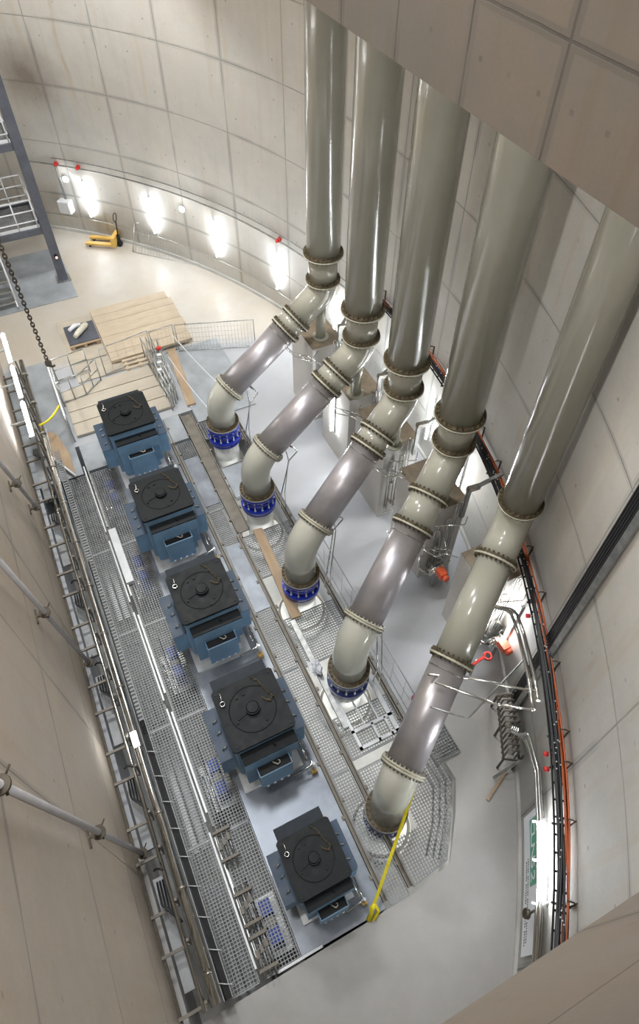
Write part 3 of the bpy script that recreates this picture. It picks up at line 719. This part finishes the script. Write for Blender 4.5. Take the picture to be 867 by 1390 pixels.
t = thing('wall_gauge', 'round grey gauge on a stalk below the long tube light', 'gauge', pol(-40.1, RW-.2, 1.45))
MB().cyl(pol(-40.1, RW-.20, 1.5), pol(-40.1, RW-.26, 1.52), .075, 20).build('dial', 'dark_metal', t); MB().cyl(pol(-39.6, RW-.01, 1.95), pol(-40.1, RW-.20, 1.51), .02, 8).build('stalk', 'galv', t)

# chrome loop piping at the nearest riser
t = thing('bypass_pipework', 'thin chrome pipes reaching from the nearest riser to the right wall', 'pipework', (4.6, 2.8, 2.5))
p5a = Vector((3.75, 2.95, 3.05))
def cw(a, r, z): return pol(a, r, z)
MB().tube(route([(3.72, 3.05, 3.22), (4.55, 2.3, 3.0), cw(-32.1, 18.12, 3.42)], .1), .022, 8).tube(route([(3.72, 3.25, 3.12), (4.4, 2.95, 2.9), cw(-31.0, 18.2, 3.32)], .1), .022, 8).build('crossing_pipes', 'chrome', t)
MB().tube(route([(3.45, 2.75, 3.15), (3.95, 2.35, 3.0), cw(-28.5, 18.25, 2.7)], .1), .016, 8).build('strut', 'galv', t)
t = thing('bypass_pipework', 'pair of tall chrome pipes curving behind the nearest riser in front of the cable ring', 'pipework', pol(-29, 17.9, 2))
for k in (0, 1):
    MB().tube(route([cw(-32.1+.5*k, 18.12+.1*k, 3.4), cw(-30, 18.15+.1*k, 3.25), cw(-27.4, 18.15+.1*k, 3.05), cw(-25.8, 18.1+.1*k, 3.0), cw(-25.0, 17.6, 2.8)], .22, 7), .035, 10).build('pipe', 'chrome', t)
# orange valves among the risers
def act_valve(x, y, z, label, mat):
    t = thing('actuated_valve', label, 'valve', (x, y, 0))
    MB().cyl((x-.2, y, z-.1), (x+.25, y+.05, z-.1), .07, 16).cyl((x-.05, y, z-.1), (x-.02, y, z-.1), .12, 16).cyl((x+.12, y, z-.1), (x+.15, y, z-.1), .12, 16).build('body', 'chrome', t)
    MB().tube(route([(x-.2, y+.02, z-.1), (x-.42, y+.1, z+.1), (x-.3, y+.32, z+.2), (x+.15, y+.38, z+.15), (x+.3, y+.2, z)], .09), .03, 8).build('pipe_loop', 'chrome', t)
    MB().box(x-.08, x+.1, y-.3, y-.08, z-.05, z+.14).cyl((x+.02, y-.3, z+.04), (x+.02, y-.4, z+.04), .08, 14).build('actuator', mat, t)
    MB().box(x-.05, x+.07, y-.05, y+.05, 0, z-.15).build('stand', 'galv', t)
    return t
act_valve(6.05, 6.05, .8, 'orange-headed actuated valve at the foot of the second nearest plinth', 'orange_red')
act_valve(6.25, 3.95, .85, 'orange-headed actuated valve with chrome loop behind the nearest riser', 'orange_red')
t = thing('hand_valve', 'bright red lever hand valve on the floor just right of the nearest riser', 'valve', (5.62, 3.78, 0))
MB().bar((5.45, 3.72, .75), (5.8, 3.76, .8), .05, .05).build('lever', 'red', t); MB().tube([(5.86+.08*math.cos(a), 3.74+.08*math.sin(a), .8) for a in [2*PI*k/16 for k in range(16)]], .025, 6, closed=True).build('wheel', 'red', t)
MB().cyl((5.62, 3.78, 0), (5.62, 3.78, .75), .03, 10).build('post', 'galv', t)

# ------------------------------------------------------------------ left wall pipes and racks
for k, (y, z0, z1, lab) in enumerate(((10.55, 1.7, 9.0, 'slender grey pipe high on the left wall, farthest of three'), (6.95, .25, 9.0, 'slender grey pipe slanting down the left wall, middle of three'), (3.15, .25, 10.5, 'slender grey pipe on the left wall nearest the camera with dark clamps'))):
    dy = ((11.0, 9.4), (7.5, 6.1), (3.45, 2.5))[k]
    zz = ((1.7, 5.5), (.25, 7.2), (.25, 9.0))[k]
    pt = lambda q: Vector((XL+.16, dy[0]+(dy[1]-dy[0])*q, zz[0]+(zz[1]-zz[0])*q))
    t = thing('drain_pipe', lab, 'pipe', pt(0), 'pipes on the left wall')
    MB().cyl(pt(0), pt(1.0), .042, 16).build('pipe', 'drain', t)
    for q in ((.02, .45, .9), (.02, .52, .9), (.02, .42, .86))[k]:
        c = pt(q); dd = (pt(1)-pt(0)).normalized()
        m = MB().cyl(c-dd*.02, c+dd*.02, .095, 16).bar(c-dd*.05+Vector((-.16, -.14, 0)), c-dd*.05+Vector((-.16, .14, 0)), .05, .05).bar(c-dd*.05+Vector((-.16, 0, 0)), c-dd*.05, .04, .04)
        m.cyl(c-dd*.06+Vector((.03, -.1, 0)), c-dd*.06+Vector((.03, .1, 0)), .014, 6).tube([c+Vector((.05, .05, 0)), c+Vector((.12, .12, .05))], .01, 6)
        m.build('pipe_clamp', 'dark_metal', t)
# bracket racks
k = 0; y = .9
t = thing('pipe_rack', 'long rack of steel rungs, trays and chrome pipes along the foot of the left wall', 'pipe rack', (-1.6, 8, .02))
while y < 17.5:
    m = MB().bar((XL+.01, y, .42), (-1.42, y, .42), .05, .05).bar((-1.42, y, .03), (-1.42, y, .95), .045, .045)
    m.build('rung', 'channel', t); y += .62 if k % 2 else .88; k += 1
MB().bar((XL+.04, .8, .38), (XL+.04, 17.6, .38), .04, .05).build('wall_rail', 'dark_metal', t)
MB().tube([(-1.28, .8, .82), (-1.28, 6, .82), (-1.28, 12, .82), (-1.28, 17.5, .82)], .068, 16).build('chrome_pipe', 'chrome', t)
for yy in [1.2+1.3*q for q in range(13)]: MB().cyl((-1.28, yy, .82), (-1.28, yy+.05, .82), .085, 12).build('pipe_collar', 'bolt_s', t)
MB().tube([(-1.5, .8, .62), (-1.5, 8, .62), (-1.5, 17.5, .62)], .035, 10).build('thin_pipe', 'chrome', t)
MB().tube([(-1.38, .8, .68), (-1.38, 13.0, .68)], .02, 8).build('conduit', 'galv', t)
m = MB()   # perforated tray
yy = .8
m.box(-1.20, -1.185, .8, 13.8, .50, .56).box(-1.06, -1.045, .8, 13.8, .50, .56)
while yy < 13.8: m.box(-1.185, -1.06, yy, yy+.04, .50, .51); yy += .085
m.build('perforated_tray', 'grate', t)
for k in range(4): MB().tube([(-1.17+.03*k, .8+q*.7, .535+.008*math.sin(q*1.7+k)) for q in range(8 if k else 14)], .014, 6).build('cable', 'cable', t)
m = MB().box(-1.16, -1.06, .8, 5.4, .52, .56)
m.build('dark_cover', 'black', t)
for q in range(9): y = 1.0+.5*q; MB().tube([(-1.2, y+.06, .6), (-1.1, y, .64), (-.98, y-.06, .6)], .009, 5).build('cable_strap', 'white_metal', t)
for q, (ya, yb) in enumerate(((1.2, 3.0), (3.5, 4.9), (5.6, 7.2), (7.7, 9.4), (10.3, 12.0), (12.5, 14.4))):
    MB().box(-1.78, -1.6, ya, yb, .06, .16).build('grey_duct', 'grey_duct', t)
    m = MB()
    for z in range(4): m.tube(route([(-1.7+.05*z, yb-.1, .3), (-1.7+.05*z, yb-.5-.05*z, .5), (-1.45, yb-.9, .6)], .12), .018, 6)
    m.tube(bend((-1.72, yb, .45), (-1.6, yb+.05, .75), (-1.4, yb-.15, .7), .15, 8), .02, 6)
    m.build('black_hoses', 'cable', t)
# left wall lamps (row of tubes by the far end)
for q, (ya, yb) in enumerate(((13.7, 15.1), (15.3, 16.7), (16.9, 18.3))):
    t = thing('tube_light', f'horizontal tube light by the left wall, {["nearest", "middle", "farthest"][q]} of three in line', 'light', (-1.5, (ya+yb)/2, 1.2), 'tube lights along the left wall')
    MB().box(-1.56, -1.44, ya, yb, 1.3, 1.34).build('housing', 'white_metal', t); MB().cyl((-1.5, ya+.03, 1.375), (-1.5, yb-.03, 1.375), .03, 12).build('tube', 'tube', t)
    MB().bar((XL, (ya+yb)/2, 1.28), (-1.5, (ya+yb)/2, 1.28), .04, .04).build('bracket', 'galv', t)
    area('tube_light_glow', (-1.42, (ya+yb)/2, 1.45), (0, (ya+yb)/2, 2.0), 1.3, .08, 8)
t = thing('round_lamp', 'small bright lamp on the left pipe rack near the second nearest motor', 'lamp', (-1.32, 5.25, .9))
MB().cyl((-1.3, 5.15, .93), (-1.3, 5.38, .93), .05, 12).build('lens', 'tube', t); MB().box(-1.36, -1.24, 5.1, 5.42, .86, .9).build('base', 'white_metal', t)

# handrails of the walkway (double rails seen from above)
def handrail(pts, label, h=1.05, mid=True, kick=True):
    t = thing('handrail', label, 'handrail', (*pts[0], 0), 'galvanized handrails')
    P = [Vector((*p, 0)) for p in pts]
    for z, nm in ((h, 'top_rail'), (h*.52, 'mid_rail')):
        MB().tube([p+Vector((0, 0, z)) for p in P], .024, 8).build(nm, 'white_metal' if nm == 'top_rail' else 'galv', t)
    for a, b in zip(P[:-1], P[1:]):
        n = max(1, round((b-a).length/1.2))
        for k in range(n+1):
            q = a+(b-a)*k/n; MB().cyl(q+Vector((0, 0, .01)), q+Vector((0, 0, h)), .02, 8).build('post', 'galv', t)
    if kick:
        m = MB()
        for a, b in zip(P[:-1], P[1:]): m.bar(a+Vector((0, 0, .08)), b+Vector((0, 0, .08)), .012, .12)
        m.build('toe_board', 'white_metal', t)
    return t
handrail([(-.6, 14.4), (-.6, 16.9)], 'galvanized handrail along the walkway left of the timber boards', kick=True)
def flatrail(y0, y1, label):
    t = thing('rail_bundle', label, 'rail', (-.56, (y0+y1)/2, .02), 'pale rails lying along the walkway')
    MB().box(-.62, -.585, y0, y1, .03, .10).build('rail', 'white_metal', t); MB().box(-.545, -.51, y0+.15, y1-.1, .03, .09).build('rail', 'galv', t)
    return t
for q, (a, b) in enumerate(((1.0, 3.3), (3.5, 5.9), (6.1, 8.4), (8.7, 10.6), (10.9, 13.3))): flatrail(a, b, f'pale steel rails laid end to end beside the walkway grating, {names[q]} length')
single('white_duct', MB().box(-.54, -.36, 9.2, 10.9, .03, .14), 'white_metal', 'short cream coloured duct beside the rails near the second farthest motor', 'duct')
# valve rail clusters at lower left
for q, yy in enumerate((1.2, 1.9, 3.0)):
    t = thing('valve_cluster', f'small cluster of steel valves by the walkway rails, {["nearest", "middle", "farthest"][q]} one', 'valves', (-.4, yy, .02), 'valve clusters by the rails')
    m = MB()
    for k in range(3): m.cyl((-.5+.1*k, yy-.4, .16), (-.5+.1*k, yy+.35, .16), .022, 8)
    m.build('pipes', 'galv', t); m = MB()
    for k in range(3): m.box(-.53+.1*k, -.47+.1*k, yy-.1+.05*k, yy+.02+.05*k, .1, .24)
    m.box(-.56, -.22, yy+.2, yy+.25, .08, .2); m.box(-.56, -.22, yy-.3, yy-.25, .08, .2)
    m.build('valve_bodies', 'channel', t)

# yellow barrier strap, hexagonal board
t = thing('safety_strap', 'yellow strap slung across the walkway left of the farthest motor', 'strap', (-1, 14.6, .9))
MB().tube([(-1.3+.66*q/8, 14.45+.55*q/8, .95-.12*math.sin(PI*q/8)) for q in range(9)], .03, 6).build('band', 'yellow', t)
t = thing('leaning_board', 'brown many-sided board with white edge leaning on the walkway', 'panel', (-1.1, 13.8, .03))
poly = [(-1.22, 15.0), (-1.28, 13.9), (-.86, 13.0), (-.84, 13.9), (-1.0, 14.75)]
T = Matrix.Translation((0, 0, .14)); MB().prism(poly[::-1] if False else poly, 0, .03, T).build('board', 'wood_y', t)
m = MB(); m.tube([(-1.24, 15.05, .2), (-1.3, 13.9, .2), (-.85, 12.95, .2)], .03, 8); m.build('edge_tube', 'white_metal', t)
MB().box(-1.1, -.98, 13.5, 14.3, .03, .14).build('support', 'galv', t)

# ------------------------------------------------------------------ timber area
def board(x0, x1, y0, y1, z0, z1, label, mat='wood_x', grp='timber boards of the far decking', skew=0.0):
    m = MB().add([(x0, y0+skew*0, z0), (x1, y0+skew, z0), (x1, y1+skew, z0), (x0, y1, z0), (x0, y0, z1), (x1, y0+skew, z1), (x1, y1+skew, z1), (x0, y1, z1)],
                 [(3,2,1,0),(4,5,6,7),(0,1,5,4),(1,2,6,5),(2,3,7,6),(3,0,4,7)])
    return single('timber_board', m, mat, label, 'board', grp)
ordn = ['nearest', 'second', 'third', 'fourth', 'fifth', 'sixth', 'farthest']
for k in range(7):
    a = 17.12+.415*k; e = random.uniform(-.08, .06)
    board(1.2, 3.85+e, a, a+.40, .1 if k < 4 else .06, .20 if k < 4 else .16, f'pale timber board in the large stack beyond the motors, {ordn[k]} board of the stack')
for k, x in enumerate((1.3, 2.5, 3.6)): board(x, x+.12, 17.15, 19.95, 0.0, .06 if k else .06, f'bearer under the large timber stack, {["left", "middle", "right"][k]} one', 'wood_y', 'bearers under the timber stack')
for k in range(4):
    a = 14.5+.52*k; board(-.5, 2.38, a, a+.49, .035, .11, f'broad pale board directly behind the farthest motor, {ordn[k] if k < 3 else "farthest"} of four', 'ply', 'broad boards behind the motors')
single('plywood_sheet', MB().box(.02, 1.16, 17.7, 19.98, .01, .05), 'ply', 'plywood sheet under the loaded black pallet', 'sheet')
single('plywood_sheet', MB().box(.05, 2.2, 16.75, 17.6, .01, .05), 'ply', 'plywood sheet between the pallet and the farthest motor', 'sheet')
t = thing('pallet', 'small timber pallet with dark top left of the timber stack', 'pallet', (.66, 18.85, .05))
m = MB()
for x in (.24, .62, 1.02): m.box(x, x+.1, 18.3, 19.35, .05, .17)
for q in range(6): m.box(.2, 1.15, 18.3+.19*q, 18.42+.19*q, .17, .2)
m.build('slats', 'wood_y', t); MB().box(.2, 1.15, 18.38, 19.38, .2, .23).build('top_sheet', 'beam_steel', t)
t = thing('wrapped_bundle', 'pale wrapped roll and wrapping lying on the dark pallet', 'bundle', (.7, 18.9, .23))
MB().tube([(.45, 18.62, .33), (.62, 18.8, .34), (.85, 19.05, .33), (.92, 19.12, .33)], [.07, .1, .1, .08], 12).build('roll', 'cloth', t)
MB().tube([(.35, 19.05, .3), (.55, 19.2, .31), (.75, 19.22, .29)], [.06, .08, .05], 10).build('wrapping', 'paper', t)
t = thing('pallet', 'empty timber pallet lying behind the broad boards left of the folded barriers', 'pallet', (1.9, 16.85, .05))
m = MB()
for x in (1.55, 1.95, 2.3): m.box(x, x+.08, 16.55, 17.05, .05, .16)
for q in range(3): m.box(1.5, 2.42, 16.56+.19*q, 16.66+.19*q, .16, .19)
m.build('slats', 'wood_x', t)
single('scaffold_board', MB().add([(2.72, 14.35, .04), (2.98, 14.33, .04), (3.2, 17.0, .04), (2.95, 17.05, .04), (2.72, 14.35, .1), (2.98, 14.33, .1), (3.2, 17.0, .1), (2.95, 17.05, .1)], [(3,2,1,0),(4,5,6,7),(0,1,5,4),(1,2,6,5),(2,3,7,6),(3,0,4,7)]), 'wood_y', 'brown scaffold board on the grey mat beside the folded barriers', 'board')
single('long_plank', MB().add([(2.62, 6.65, .06), (2.86, 6.63, .06), (3.0, 9.3, .06), (2.76, 9.34, .06), (2.62, 6.65, .12), (2.86, 6.63, .12), (3.0, 9.3, .12), (2.76, 9.34, .12)], [(3,2,1,0),(4,5,6,7),(0,1,5,4),(1,2,6,5),(2,3,7,6),(3,0,4,7)]), 'wood_y', 'long brown plank lying along the channel left of the middle blue valve', 'plank')
# folded barrier panels beside the boards
for k in range(4):
    x = 2.28+.09*k
    t = thing('barrier_panel', f'galvanized barrier panel in the folded stack, {["leftmost", "second from left", "third from left", "rightmost"][k]}', 'barrier', (x, 15.8, .03), 'folded barrier panels')
    y0, y1 = 14.4+.12*k, 16.9-.1*k; m = MB(); sk_ = .05*(k-1.5)
    for z in (.12, .5, .98): m.cyl((x, y0, z), (x+sk_, y1, z), .017, 8)
    for q in range(6): yy = y0+(y1-y0)*q/5; xx = x+sk_*q/5; m.cyl((xx, yy, .03), (xx, yy, .98), .013, 8)
    m.build('frame', 'galv', t)
    MB().box(x-.05, x+.08, y0+.7+.2*k, y0+.8+.2*k, .93, 1.02).build('clip', 'red' if k == 3 else 'white_metal', t)
mesh_panel((2.5, 16.9), (3.25, 16.95), 0.05, 1.05, 'mesh_fence', 'short upright mesh panel at the end of the folded barriers', 'fence')
mesh_panel((3.3, 16.85), (5.6, 16.05), 0.04, 1.08, 'mesh_fence', 'long upright mesh fence between the timber stack and the farthest riser', 'fence', st=.1)
mesh_panel((.9, 16.72), (2.45, 16.95), 0.1, 1.08, 'mesh_fence', 'upright mesh fence across the back of the broad boards', 'fence', st=.25)
mesh_panel((3.98, 8.2), (3.98, 3.5), 0, 1.0, 'mesh_fence', 'long low mesh fence along the right side of the valve pit', 'fence', st=.45, fr_=.009)
for k, (a, b) in enumerate((((3.1, 16.6, 1.0), (3.75, 12.9, 1.2)), ((2.7, 15.6, 1.0), (3.0, 12.95, 1.1)))):
    single('rope', MB().tube([Vector(a).lerp(Vector(b), q/8)-Vector((0, 0, .1*math.sin(PI*q/8))) for q in range(9)], .012, 6), 'white_metal', f'thin white rope stretched from the barriers to the farthest riser, {"right" if k == 0 else "left"} one', 'rope', 'white ropes')
# gate frame at left
t = thing('gate_frame', 'galvanized swing gate frame beside the hanging chain', 'gate', (.1, 16.5, .03))
m = MB()
for z in (.15, .55, .95): m.tube([(-.55, 15.95, z), (.15, 16.05, z), (.7, 16.5, z)], .018, 8); m.tube([(-.5, 17.0, z), (.5, 17.1, z)], .018, 8)
for p in ((-.55, 15.95), (-.2, 16.0), (.15, 16.05), (.42, 16.28), (.7, 16.5), (-.5, 17.0), (0, 17.05), (.5, 17.1)): m.cyl((*p, .03), (*p, .95), .018, 8)
m.build('frame', 'galv', t)
m = MB().tube([(-.55, 15.95, .95), (-.5, 17, .95)], .018, 8).tube([(-.55, 15.95, .5), (-.5, 17, .5)], .018, 8); m.build('side_rail', 'galv', t)
# hoist chain and hook
t = thing('hoist_chain', 'long rusty hoist chain with hook hanging by the walkway at left', 'chain', (-.5, 15, 2.2))
m = MB(); z = 2.5; k = 0
while z < 8.2:
    q = Vector((1, 0, 0)) if k % 2 else Vector((0, 1, 0))
    m.tube([Vector((-.5, 15, z))+Vector((0, 0, .075*math.cos(g)))+q*.04*math.sin(g) for g in [2*PI*j/10 for j in range(10)]], .017, 6, closed=True); z += .105; k += 1
m.build('links', 'dark_metal', t)
MB().tube(bend((-.5, 15, 2.6), (-.5, 15, 2.18), (-.36, 15, 2.3), .1, 8), .03, 8).cyl((-.5, 14.95, 2.42), (-.5, 15.05, 2.42), .085, 16).build('hook', 'dark_metal', t)

# pallet truck
t = thing('pallet_truck', 'yellow pallet truck with black handle parked by the far wall', 'pallet truck', (2.7, 24.1, 0))
a = Vector((3.12, 23.78, 0)); dr = Vector((-.83, .56, 0)).normalized(); sd = Vector((-dr.y, dr.x, 0))
if sd.y < 0: sd = -sd
for sgn in (-1, 1):
    c = a+sd*.21*sgn; MB().bar(c+Vector((0, 0, .16)), c+dr*1.1+Vector((0, 0, .14)), .17, .07).build('fork', 'jack_yellow', t)
    MB().cyl(c+dr*.95+sd*.05+Vector((0, 0, .05)), c+dr*.95-sd*.05+Vector((0, 0, .05)), .045, 12).build('wheel', 'black', t)
MB().bar(a-sd*.3+Vector((0, 0, .28)), a+sd*.3+Vector((0, 0, .28)), .14, .36).build('body', 'jack_yellow', t)
b = a-dr*.14; MB().cyl(b+Vector((0, 0, .06)), b+Vector((0, 0, .45)), .06, 12).build('pump', 'black', t)
MB().cyl(b-sd*.08+Vector((0, 0, .1)), b+sd*.08+Vector((0, 0, .1)), .1, 14).build('steering_wheel', 'black', t)
h1 = b-dr*.05+Vector((0, 0, 1.0)); MB().cyl(b+Vector((0, 0, .4)), h1, .022, 8).build('handle_shaft', 'black', t)
MB().tube([h1+sd*.15*math.cos(g)+Vector((0, 0, .16+.15*math.sin(g))) for g in [2*PI*k/20 for k in range(20)]], .018, 6, closed=True).build('handle_loop', 'black', t)

# steel column and mezzanine at the far left
t = thing('steel_column', 'tall slate blue steel column at the far left beside the platforms', 'column', (.82, 22.45, 0))
m = MB()
x, y = .82, 22.45
m.box(x-.15, x+.15, y-.17, y-.145, .03, 9).box(x-.15, x+.15, y+.145, y+.17, .03, 9).box(x-.012, x+.012, y-.145, y+.145, .03, 9); m.box(x-.15, x-.135, y-.15, y+.15, .03, 9)
m.build('profile', 'beam_steel', t); MB().box(x-.24, x+.24, y-.26, y+.26, .03, .06).build('base_plate', 'galv', t)
tag_ = thing('beacon_lamp', 'small red beacon fixed on the steel column', 'lamp', (.82, 22.2, 1.0)); MB().cyl((.82, 22.28, 1.05), (.82, 22.16, 1.05), .06, 12).build('housing', 'black', tag_); MB().cyl((.82, 22.16, 1.05), (.82, 22.13, 1.05), .035, 12).build('lens', 'led', tag_)
single('floor_plate', MB().box(-1.9, 1.05, 21.2, 24.6, .005, .03), 'plate', 'dark grey floor plate under the platforms at far left', 'plate')
for lv, (z, lab) in enumerate(((2.0, 'lower'), (4.75, 'upper'))):
    t = thing('platform', f'{lab} steel access platform with handrails at the far left edge', 'platform', (-.6, 23.2, z))
    MB().box(-1.92, .66, 22.32, 22.44, z-.12, z+.1).box(-1.92, .66, 24.2, 24.3, z-.12, z+.1).box(.58, .68, 22.44, 24.2, z-.12, z+.1).build('beams', 'beam_steel', t)
    m = MB(); yy = 22.46
    while yy < 24.2: m.box(-1.92, .58, yy, yy+.012, z+.02, z+.05); yy += .06
    xx = -1.9
    while xx < .58: m.box(xx, xx+.012, 22.46, 24.2, z+.02, z+.047); xx += .12
    m.build('deck_grating', 'grate', t)
    for q, yy in enumerate((22.4, 24.25)):
        m = MB()
        for zz in (.35, .7, 1.05): m.cyl((-1.9, yy, z+zz), (.62, yy, z+zz), .022, 8)
        for k in range(5): m.cyl((-1.85+.61*k, yy, z+.1), (-1.85+.61*k, yy, z+1.05), .022, 8)
        m.box(-1.92, .64, yy-.01, yy+.01, z+.1, z+.2); m.build('handrail', 'white_metal', t)
    m = MB()
    for zz in (.35, .7, 1.05): m.cyl((.62, 22.4, z+zz), (.62, 24.25, z+zz), .022, 8)
    m.build('side_handrail', 'white_metal', t)
t = thing('access_stair', 'pale steel stair flight below the lower platform at the far left', 'stairs', (-1.2, 22.8, .03))
m = MB()
for k in range(7): m.box(-1.9, -.95, 21.4+.26*k, 21.62+.26*k, .25+.25*k, .29+.25*k)
m.build('treads', 'galv', t)
MB().bar((-.93, 21.3, .1), (-.93, 23.2, 1.95), .03, .2).bar((-1.9, 21.3, .1), (-1.9, 23.2, 1.95), .03, .2).build('stringers', 'white_metal', t)
m = MB()
for zz in (.55, 1.0): m.cyl((-.9, 21.3, .1+zz), (-.9, 23.2, 1.95+zz), .02, 8)
for k in range(4): m.cyl((-.9, 21.35+.6*k, .15+.58*k), (-.9, 21.35+.6*k, 1.12+.58*k), .02, 8)
m.build('handrail', 'white_metal', t)

# ------------------------------------------------------------------ hatch frame, straps, sundries near the camera
t = thing('hatch_frame', 'pale grey welded hatch frame lying on grating between the two nearest valves', 'frame', (3.15, 3.95, .03))
m = MB(); x0, x1, y0, y1 = 2.68, 3.62, 3.38, 4.85
m.box(x0, x0+.06, y0, y1, .03, .09).box(x1-.1, x1, y0, y1, .03, .09).box(x0, x1, y0, y0+.06, .03, .09).box(x0, x1, y0+.36, y0+.42, .03, .09)
for x in (2.98, 3.3): m.box(x, x+.035, y0+.4, y1-.2, .03, .08)
m.box(3.12, 3.17, y0, y0+.4, .03, .09).box(3.42, 3.46, y0, y0+.4, .03, .09).box(x0, 3.4, y1-.22, y1-.17, .03, .08).box(x0, 3.4, y1-.42, y1-.35, .03, .08).box(2.9, 3.3, y1, y1+.04, .03, .07)
m.build('frame', 'white_metal', t)
single('steel_beam', MB().box(2.56, 2.68, 3.9, 6.6, .035, .14), 'galv', 'grey steel beam lying along the channel between plank and hatch frame', 'beam')
t = thing('plastic_bag', 'crumpled white plastic bag beside the navy valve of the second nearest riser', 'bag', (2.58, 5.3, .14))
bg_ = MB(); N1, N2 = 14, 9; vs = []
for i in range(N2):
    for j in range(N1):
        th = PI*i/(N2-1); ph = 2*PI*j/N1; rr = .14*(1+.3*random.uniform(-1, 1)); vs.append((2.58+rr*1.0*math.sin(th)*math.cos(ph), 5.3+1.4*rr*math.sin(th)*math.sin(ph), .26+rr*.8*math.cos(th)))
bg_.add(vs, [(i*N1+j, i*N1+(j+1) % N1, (i+1)*N1+(j+1) % N1, (i+1)*N1+j) for i in range(N2-1) for j in range(N1)], False); bg_.build('bag', 'paper', t)
def cloth_lump(name, c, r, mat, label, cat, sz=1.0):
    m = MB(); vs = []
    for i in range(7):
        for j in range(10):
            th = PI*i/6; ph = 2*PI*j/10; rr = r*(1+.35*random.uniform(-1, 1)); vs.append((c[0]+rr*math.sin(th)*math.cos(ph), c[1]+rr*math.sin(th)*math.sin(ph), c[2]+rr*sz*math.cos(th)))
    m.add(vs, [(i*10+j, i*10+(j+1) % 10, (i+1)*10+(j+1) % 10, (i+1)*10+j) for i in range(6) for j in range(10)], True)
    return single(name, m, mat, label, cat)
cloth_lump('cloth', (3.98, 3.6, .9), .07, 'pink', 'small magenta cloth tied on the mesh fence next to the nearest riser', 'cloth', 1.8)
t = thing('ratchet_strap', 'yellow strap running from the nearest riser flange down to the deck corner', 'strap', (1.5, .9, .02))
p = Vector((2.98, 2.08, 1.55)); q = Vector((1.62, .93, .3)); sd = (q-p).cross(Vector((0, 0, 1))).normalized()
m = MB().bar(p, q, .055, .012); m.bar(p+Vector((0, 0, .0)), p.lerp(q, .45)+Vector((0, 0, .02)), .03, .012); m.build('webbing', 'yellow', t)
m = MB().tube([q, q+Vector((-.06, -.03, -.03)), (1.52, .84, .14), (1.44, .78, .06)], [.02, .05, .035, .05], 8).tube([q, (1.66, .82, .1), (1.52, .74, .06)], [.03, .03, .03], 8)
m.build('loose_end', 'yellow', t)
single('chequer_grating', MB().box(3.92, 3.94, 2.9, 3.2, 0, .03), 'grate', 'small steel strip at the corner of the many sided grating', 'strip')
grating(3.94, 4.5, 2.5, 3.35, 'loose square grating piece lying on the floor right of the nearest valve', z=.045, grp=None)
# kerb pipes round the many sided pit corner
t = thing('kerb_pipes', 'angled steel kerb pipes under the grating at the pit corner by the nearest riser', 'pipes', (3.6, 1.7, -.3))
for o in (0, .14, .3):
    MB().tube([(3.95-o, 2.9-o*.2, -.12), (3.98-o, 2.2-o*.1, -.12), (3.62-o, 1.62, -.12), (3.1-o*.6, 1.05+o*.5, -.12)], .022, 8).build('pipe', 'galv', t)
single('floor_bar', MB().bar((.55, .80, .03), (-.3, .80, .03), .04, .04), 'white_metal', 'white steel bar at the near end of the motor deck', 'bar')
# unseen area lights added beneath the gratings to brighten the pit
for (x, y, e, sx) in ((3.1, 6.0, 60, 1.0), (3.1, 3.6, 50, 1.0), (3.0, 1.6, 45, .9), (3.1, 8.6, 45, 1.0), (3.1, 11.1, 30, 1.0), (2.1, 5.0, 22, .3), (2.1, 9.0, 22, .3), (-1.0, 4.0, 8, .4), (-.9, 9, 12, .4)):
    area('pit_fill_light', (x, y, -.12), (x, y, -3), sx, 1.6, e*.25, (1, .99, .96))
